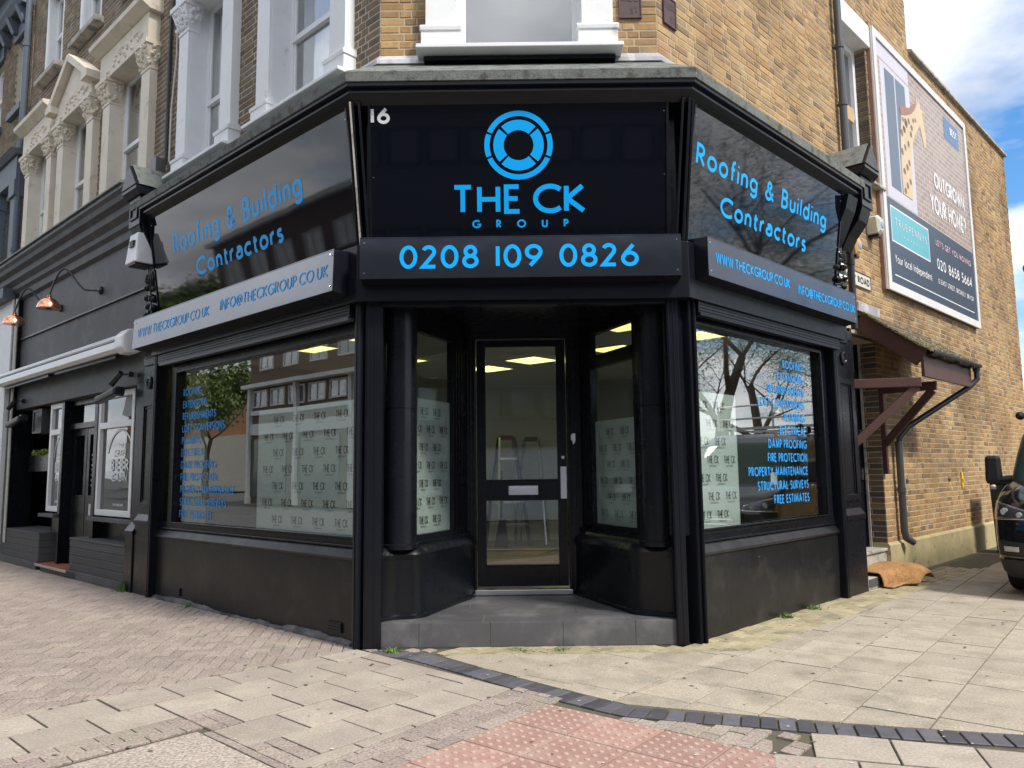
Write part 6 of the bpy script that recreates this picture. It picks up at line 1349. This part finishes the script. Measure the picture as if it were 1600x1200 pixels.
# ================================================================== ACROSS THE STREETS (what the glass reflects)
A_ = thing('office_block', 'brown brick office block with long window bands across the street', 'building', L.P(15, 14, 0))
class FO:      # facade looking back at the shop
    def __init__(s, fr, d): s.fr = fr; s.d = d
    def P(s, u, d, z): return s.fr.P(u, s.d - d, z)
fo = FO(L, 14)
m = MB(); m.box(fo, -8, 28.3, -9, 0, 0, 8.0); m.box(fo, -2, 2, -6, -3, 8.0, 9.6); m.box(fo, 14, 15.5, -4, -3, 8, 9.3); m.build('wall', OFFB, A_)
m = MB(); m.box(fo, -8, 28.4, 0, .45, 5.25, 5.42); m.box(fo, -8, 28.4, 0, .12, 4.0, 4.2); m.box(fo, -8, 28.5, -.2, .3, 8.0, 8.2); m.box(fo, -8, 28.4, -.0, .1, 3.1, 3.6)
for u in range(-8, 29, 4): m.box(fo, u, u+.22, 0, .2, 0, 5.25)
m.build('white_band', OFFW, A_)
for z0, z1 in ((4.35, 5.15), (6.05, 7.1)):
    u = -7.4
    while u < 27.5:
        m = MB(); frame4(m, fo, u, u+1.25, z0, z1, .07, .0, .06); m.box(fo, u+.6, u+.65, 0, .05, z0, z1); w_ = m.build('window', OFFW, A_); m = MB(); m.box(fo, u+.07, u+1.18, .012, .02, z0+.07, z1-.07); m.build('pane', GLSU, w_); u += 1.55 if z0 < 6 else 2.1
m = MB(); u = -7
while u < 27: m.box(fo, u, u+3.3, .01, .05, .3, 2.9); u += 4
m.build('shop_glass', pbr('dark_shop_glass', (.06, .07, .07), rough=.1, spec=.8), A_)
C_ = thing('orange_building', 'orange brick building with white top storey beyond the office block', 'building', L.P(58, 26, 0)); fo2 = FO(L, 26)
m = MB(); m.box(fo2, 36, 75, -10, 0, 4.4, 7.3); m.build('wall', ORNG, C_); m = MB(); m.box(fo2, 30, 75, -9.9, .3, 0, 4.4); m.build('pale_ground_floor', pbr('pale_render_wall', (.52, .47, .38), rough=.8, var=.1), C_); m = MB(); m.box(fo2, 53.3, 75, -10, .2, 7.3, 9.2); m.box(fo2, 52.6, 75, -10, .9, 9.2, 9.6); m.build('white_storey', OFFW, C_)
m = MB()
for k in range(6): m.box(fo2, 55+k*3, 55.9+k*3, 0, .05, 4.8, 6.2)
m.build('window', SLATE, C_)
D_ = thing('opposite_house', 'house with slate-hung upper wall and white lower wall behind the photographer', 'house', (0, -20.2, 0)); fb = FO(F, 14+6.1*0)
fb.d = 14
m = MB(); m.box(fb, -9, 11, -8, 0, -.1, 2.05); m.build('lower_wall', INTW, D_); m = MB(); m.box(fb, -9, 11, -8, .15, 2.05, 7.6); m.build('upper_wall', SLATE, D_)
m = MB()
for k in range(45): m.box(fb, -9, 11, .15, .18, 2.1+k*.12, 2.19+k*.12)
m.build('slate_cladding', SLATE, D_, kind='stuff')
for k in range(14):
  for dz_ in (0, 2.55):
    m = MB(); frame4(m, fb, -7+k*.98, -7+k*.98+.84, 2.85+dz_, 3.75+dz_, .06, .18, .25); w_ = m.build('window', BLKM, D_); m = MB(); m.box(fb, -6.94+k*.98, -6.94+k*.98+.72, .19, .2, 2.9+dz_, 3.7+dz_); m.build('pane', SLATE, w_)
m = MB(); m.loft([[fb.P(-9.3, .5, 7.6), fb.P(-9.3, -8.5, 7.6), fb.P(-9.3, -4, 10.2)], [fb.P(11.3, .5, 7.6), fb.P(11.3, -8.5, 7.6), fb.P(11.3, -4, 10.2)]]); m.build('roof', SLATE, D_)
# trees
def tree(x, y, h, r, lb, seed, leaves=5000, nm='broadleaf_tree', lf=.09, lean=0):
    rg = random.Random(seed); o = thing(nm, lb, 'tree', (x, y, -.1)); tips = []; m = MB()
    def br(p, d, ln, rad, lev):
        n_ = 4; pts = [p.copy()]; rd = [rad]; q = p.copy(); dd = d.copy()
        for i in range(n_):
            dd = (dd + V((rg.uniform(-1, 1), rg.uniform(-1, 1), rg.uniform(-.5, .8)))*.16).normalized(); q = q + dd*ln/n_; pts.append(q.copy()); rd.append(rad*(1-.6*(i+1)/n_))
        m.tube(pts, rd, n=6 if lev < 2 else (4 if lev < 4 else 3), caps=False)
        if lev >= 2: tips.extend(pts[1:])
        if lev < 5:
            for i in range(4 if lev < 3 else (3 if lev < 4 else 2)):
                t_ = rg.uniform(.35, 1); k_ = min(n_, int(t_*n_)+1); a = rg.uniform(0, 2*pi); sd2 = V((cos(a), sin(a), rg.uniform(.0, .7))); br(pts[k_], (dd*.7+sd2).normalized(), ln*rg.uniform(.55, .8), rd[k_]*.6, lev+1)
    br(V((x, y, -.1)), V((lean, 0, 1)).normalized(), h*.42, h*.028, 0)
    m.build('trunk', BARK, o, recalc=False, smooth=True); m = MB()
    for k in range(leaves):
        c = rg.choice(tips) + V((rg.gauss(0, 1), rg.gauss(0, 1), rg.gauss(0, 1)))*r*.11; s_ = lf*rg.uniform(.5, 1.2); a = V((rg.uniform(-1, 1), rg.uniform(-1, 1), rg.uniform(-1, 1))).normalized(); b = a.orthogonal().normalized(); m.quad(c-a*s_, c+b*s_*.5, c+a*s_, c-b*s_*.5, r=rg.random())
    m.build('crown', LEAF, o, recalc=False, kind='stuff')
for (u, d, h, s_, lv, lb) in ((19, 10.5, 13, 3, 2500, 'big bare-branched tree across the side street, nearest'), (25.5, 12.5, 12, 8, 4000, 'leafing tree across the side street, middle one'), (13.5, 13, 12, 11, 3000, 'leafing tree across the side street near the corner'), (32, 11, 11, 15, 5000, 'leafier tree farthest along the side street')):
    q = R.P(u, d, 0); tree(q.x, q.y, h, 3.6, lb, s_, leaves=lv*4, lf=.055)
q = L.P(40, 17.5, 0); tree(q.x, q.y, 8.5, 3.0, 'round leafy street tree beyond the office block', 21, leaves=14000, lf=.16)
# weeds
def weed(c, n_, h, lb):
    m = MB(); rg = random.Random(int(c[0]*100)+n_)
    for k in range(n_):
        a = rg.uniform(0, 2*pi); b = V((c[0]+rg.gauss(0, .035), c[1]+rg.gauss(0, .03), 0)); d = V((cos(a), sin(a), 0)); t_ = b + d*rg.uniform(.01, .06)+Zv*h*rg.uniform(.3, 1); s_ = d.cross(Zv)*.006; m.add([b-s_, b+s_, t_], [(0, 1, 2)], r=rg.random())
    tag(m.build('weed_tuft', GRASS, None, loc=(c[0], c[1], 0), recalc=False), lb, 'weed', kind='thing')
for c, n_, h, lb in (((-4.56, 3.06), 70, .16, 'tall green weed at the foot of the pub pilaster'), ((-3.34, 1.97), 30, .07, 'small weed at the foot of the left stall riser'), ((-.93, -.12), 60, .035, 'mossy tuft at the foot of the left corner post'), ((2.45, 1.0), 70, .05, 'grass tuft along the right stall riser, nearer one'), ((2.85, 1.42), 60, .05, 'grass tuft along the right stall riser, farther one'), ((.02, -.13), 30, .02, 'tiny weed in front of the entrance step'), ((.34, -.12), 30, .02, 'tiny weed below the middle of the step')): weed(c, n_, h, lb)
# fallen leaves and litter specks on the paving
m = MB(); rg = random.Random(77)
for k in range(70):
    u = rg.uniform(1, 9); d = rg.uniform(.1, 1.6); c = R.P(u, d, .004); a = rg.uniform(0, 6); s_ = rg.uniform(.006, .02); x = V((cos(a), sin(a), 0))*s_; y = V((-sin(a), cos(a), rg.uniform(0, .5)))*s_*.6; m.quad(c-x, c-y, c+x, c+y, r=rg.random())
m.build('leaf_litter', pbr('dead_leaf', (.09, .06, .035), rough=.9, rnd=.3), None, loc=(3, 3, 0), recalc=False, kind='stuff')
m = MB()
for k in range(130):
    c = V((rg.uniform(-3, 3), rg.uniform(-2.6, -.1), .0035)); s_ = rg.uniform(.003, .012); m.add([c+V((s_*cos(a*1.05), s_*sin(a*1.05)*rg.uniform(.6, 1), 0)) for a in range(6)], [tuple(range(6))])
m.build('chewing_gum_spots', pbr('pale_spot', (.55, .52, .48), rough=.8), None, loc=(0, 0, 0), recalc=False, kind='stuff')
m = MB()
for k in range(160):
    c = V((rg.uniform(-3.5, 4.5), rg.uniform(-2.7, 1.5), .0034)); s_ = rg.uniform(.004, .016)
    if c.y > -.05 and (c-R.O).dot(R.n) < .05 and (c-L.O).dot(L.n) < .05: continue
    m.add([c+V((s_*cos(a*.9), s_*sin(a*.9)*rg.uniform(.6, 1), 0)) for a in range(7)], [tuple(range(7))])
m.build('dark_gum_spots', pbr('dark_spot', (.11, .10, .09), rough=.8), None, loc=(0, 0, 0), recalc=False, kind='stuff')
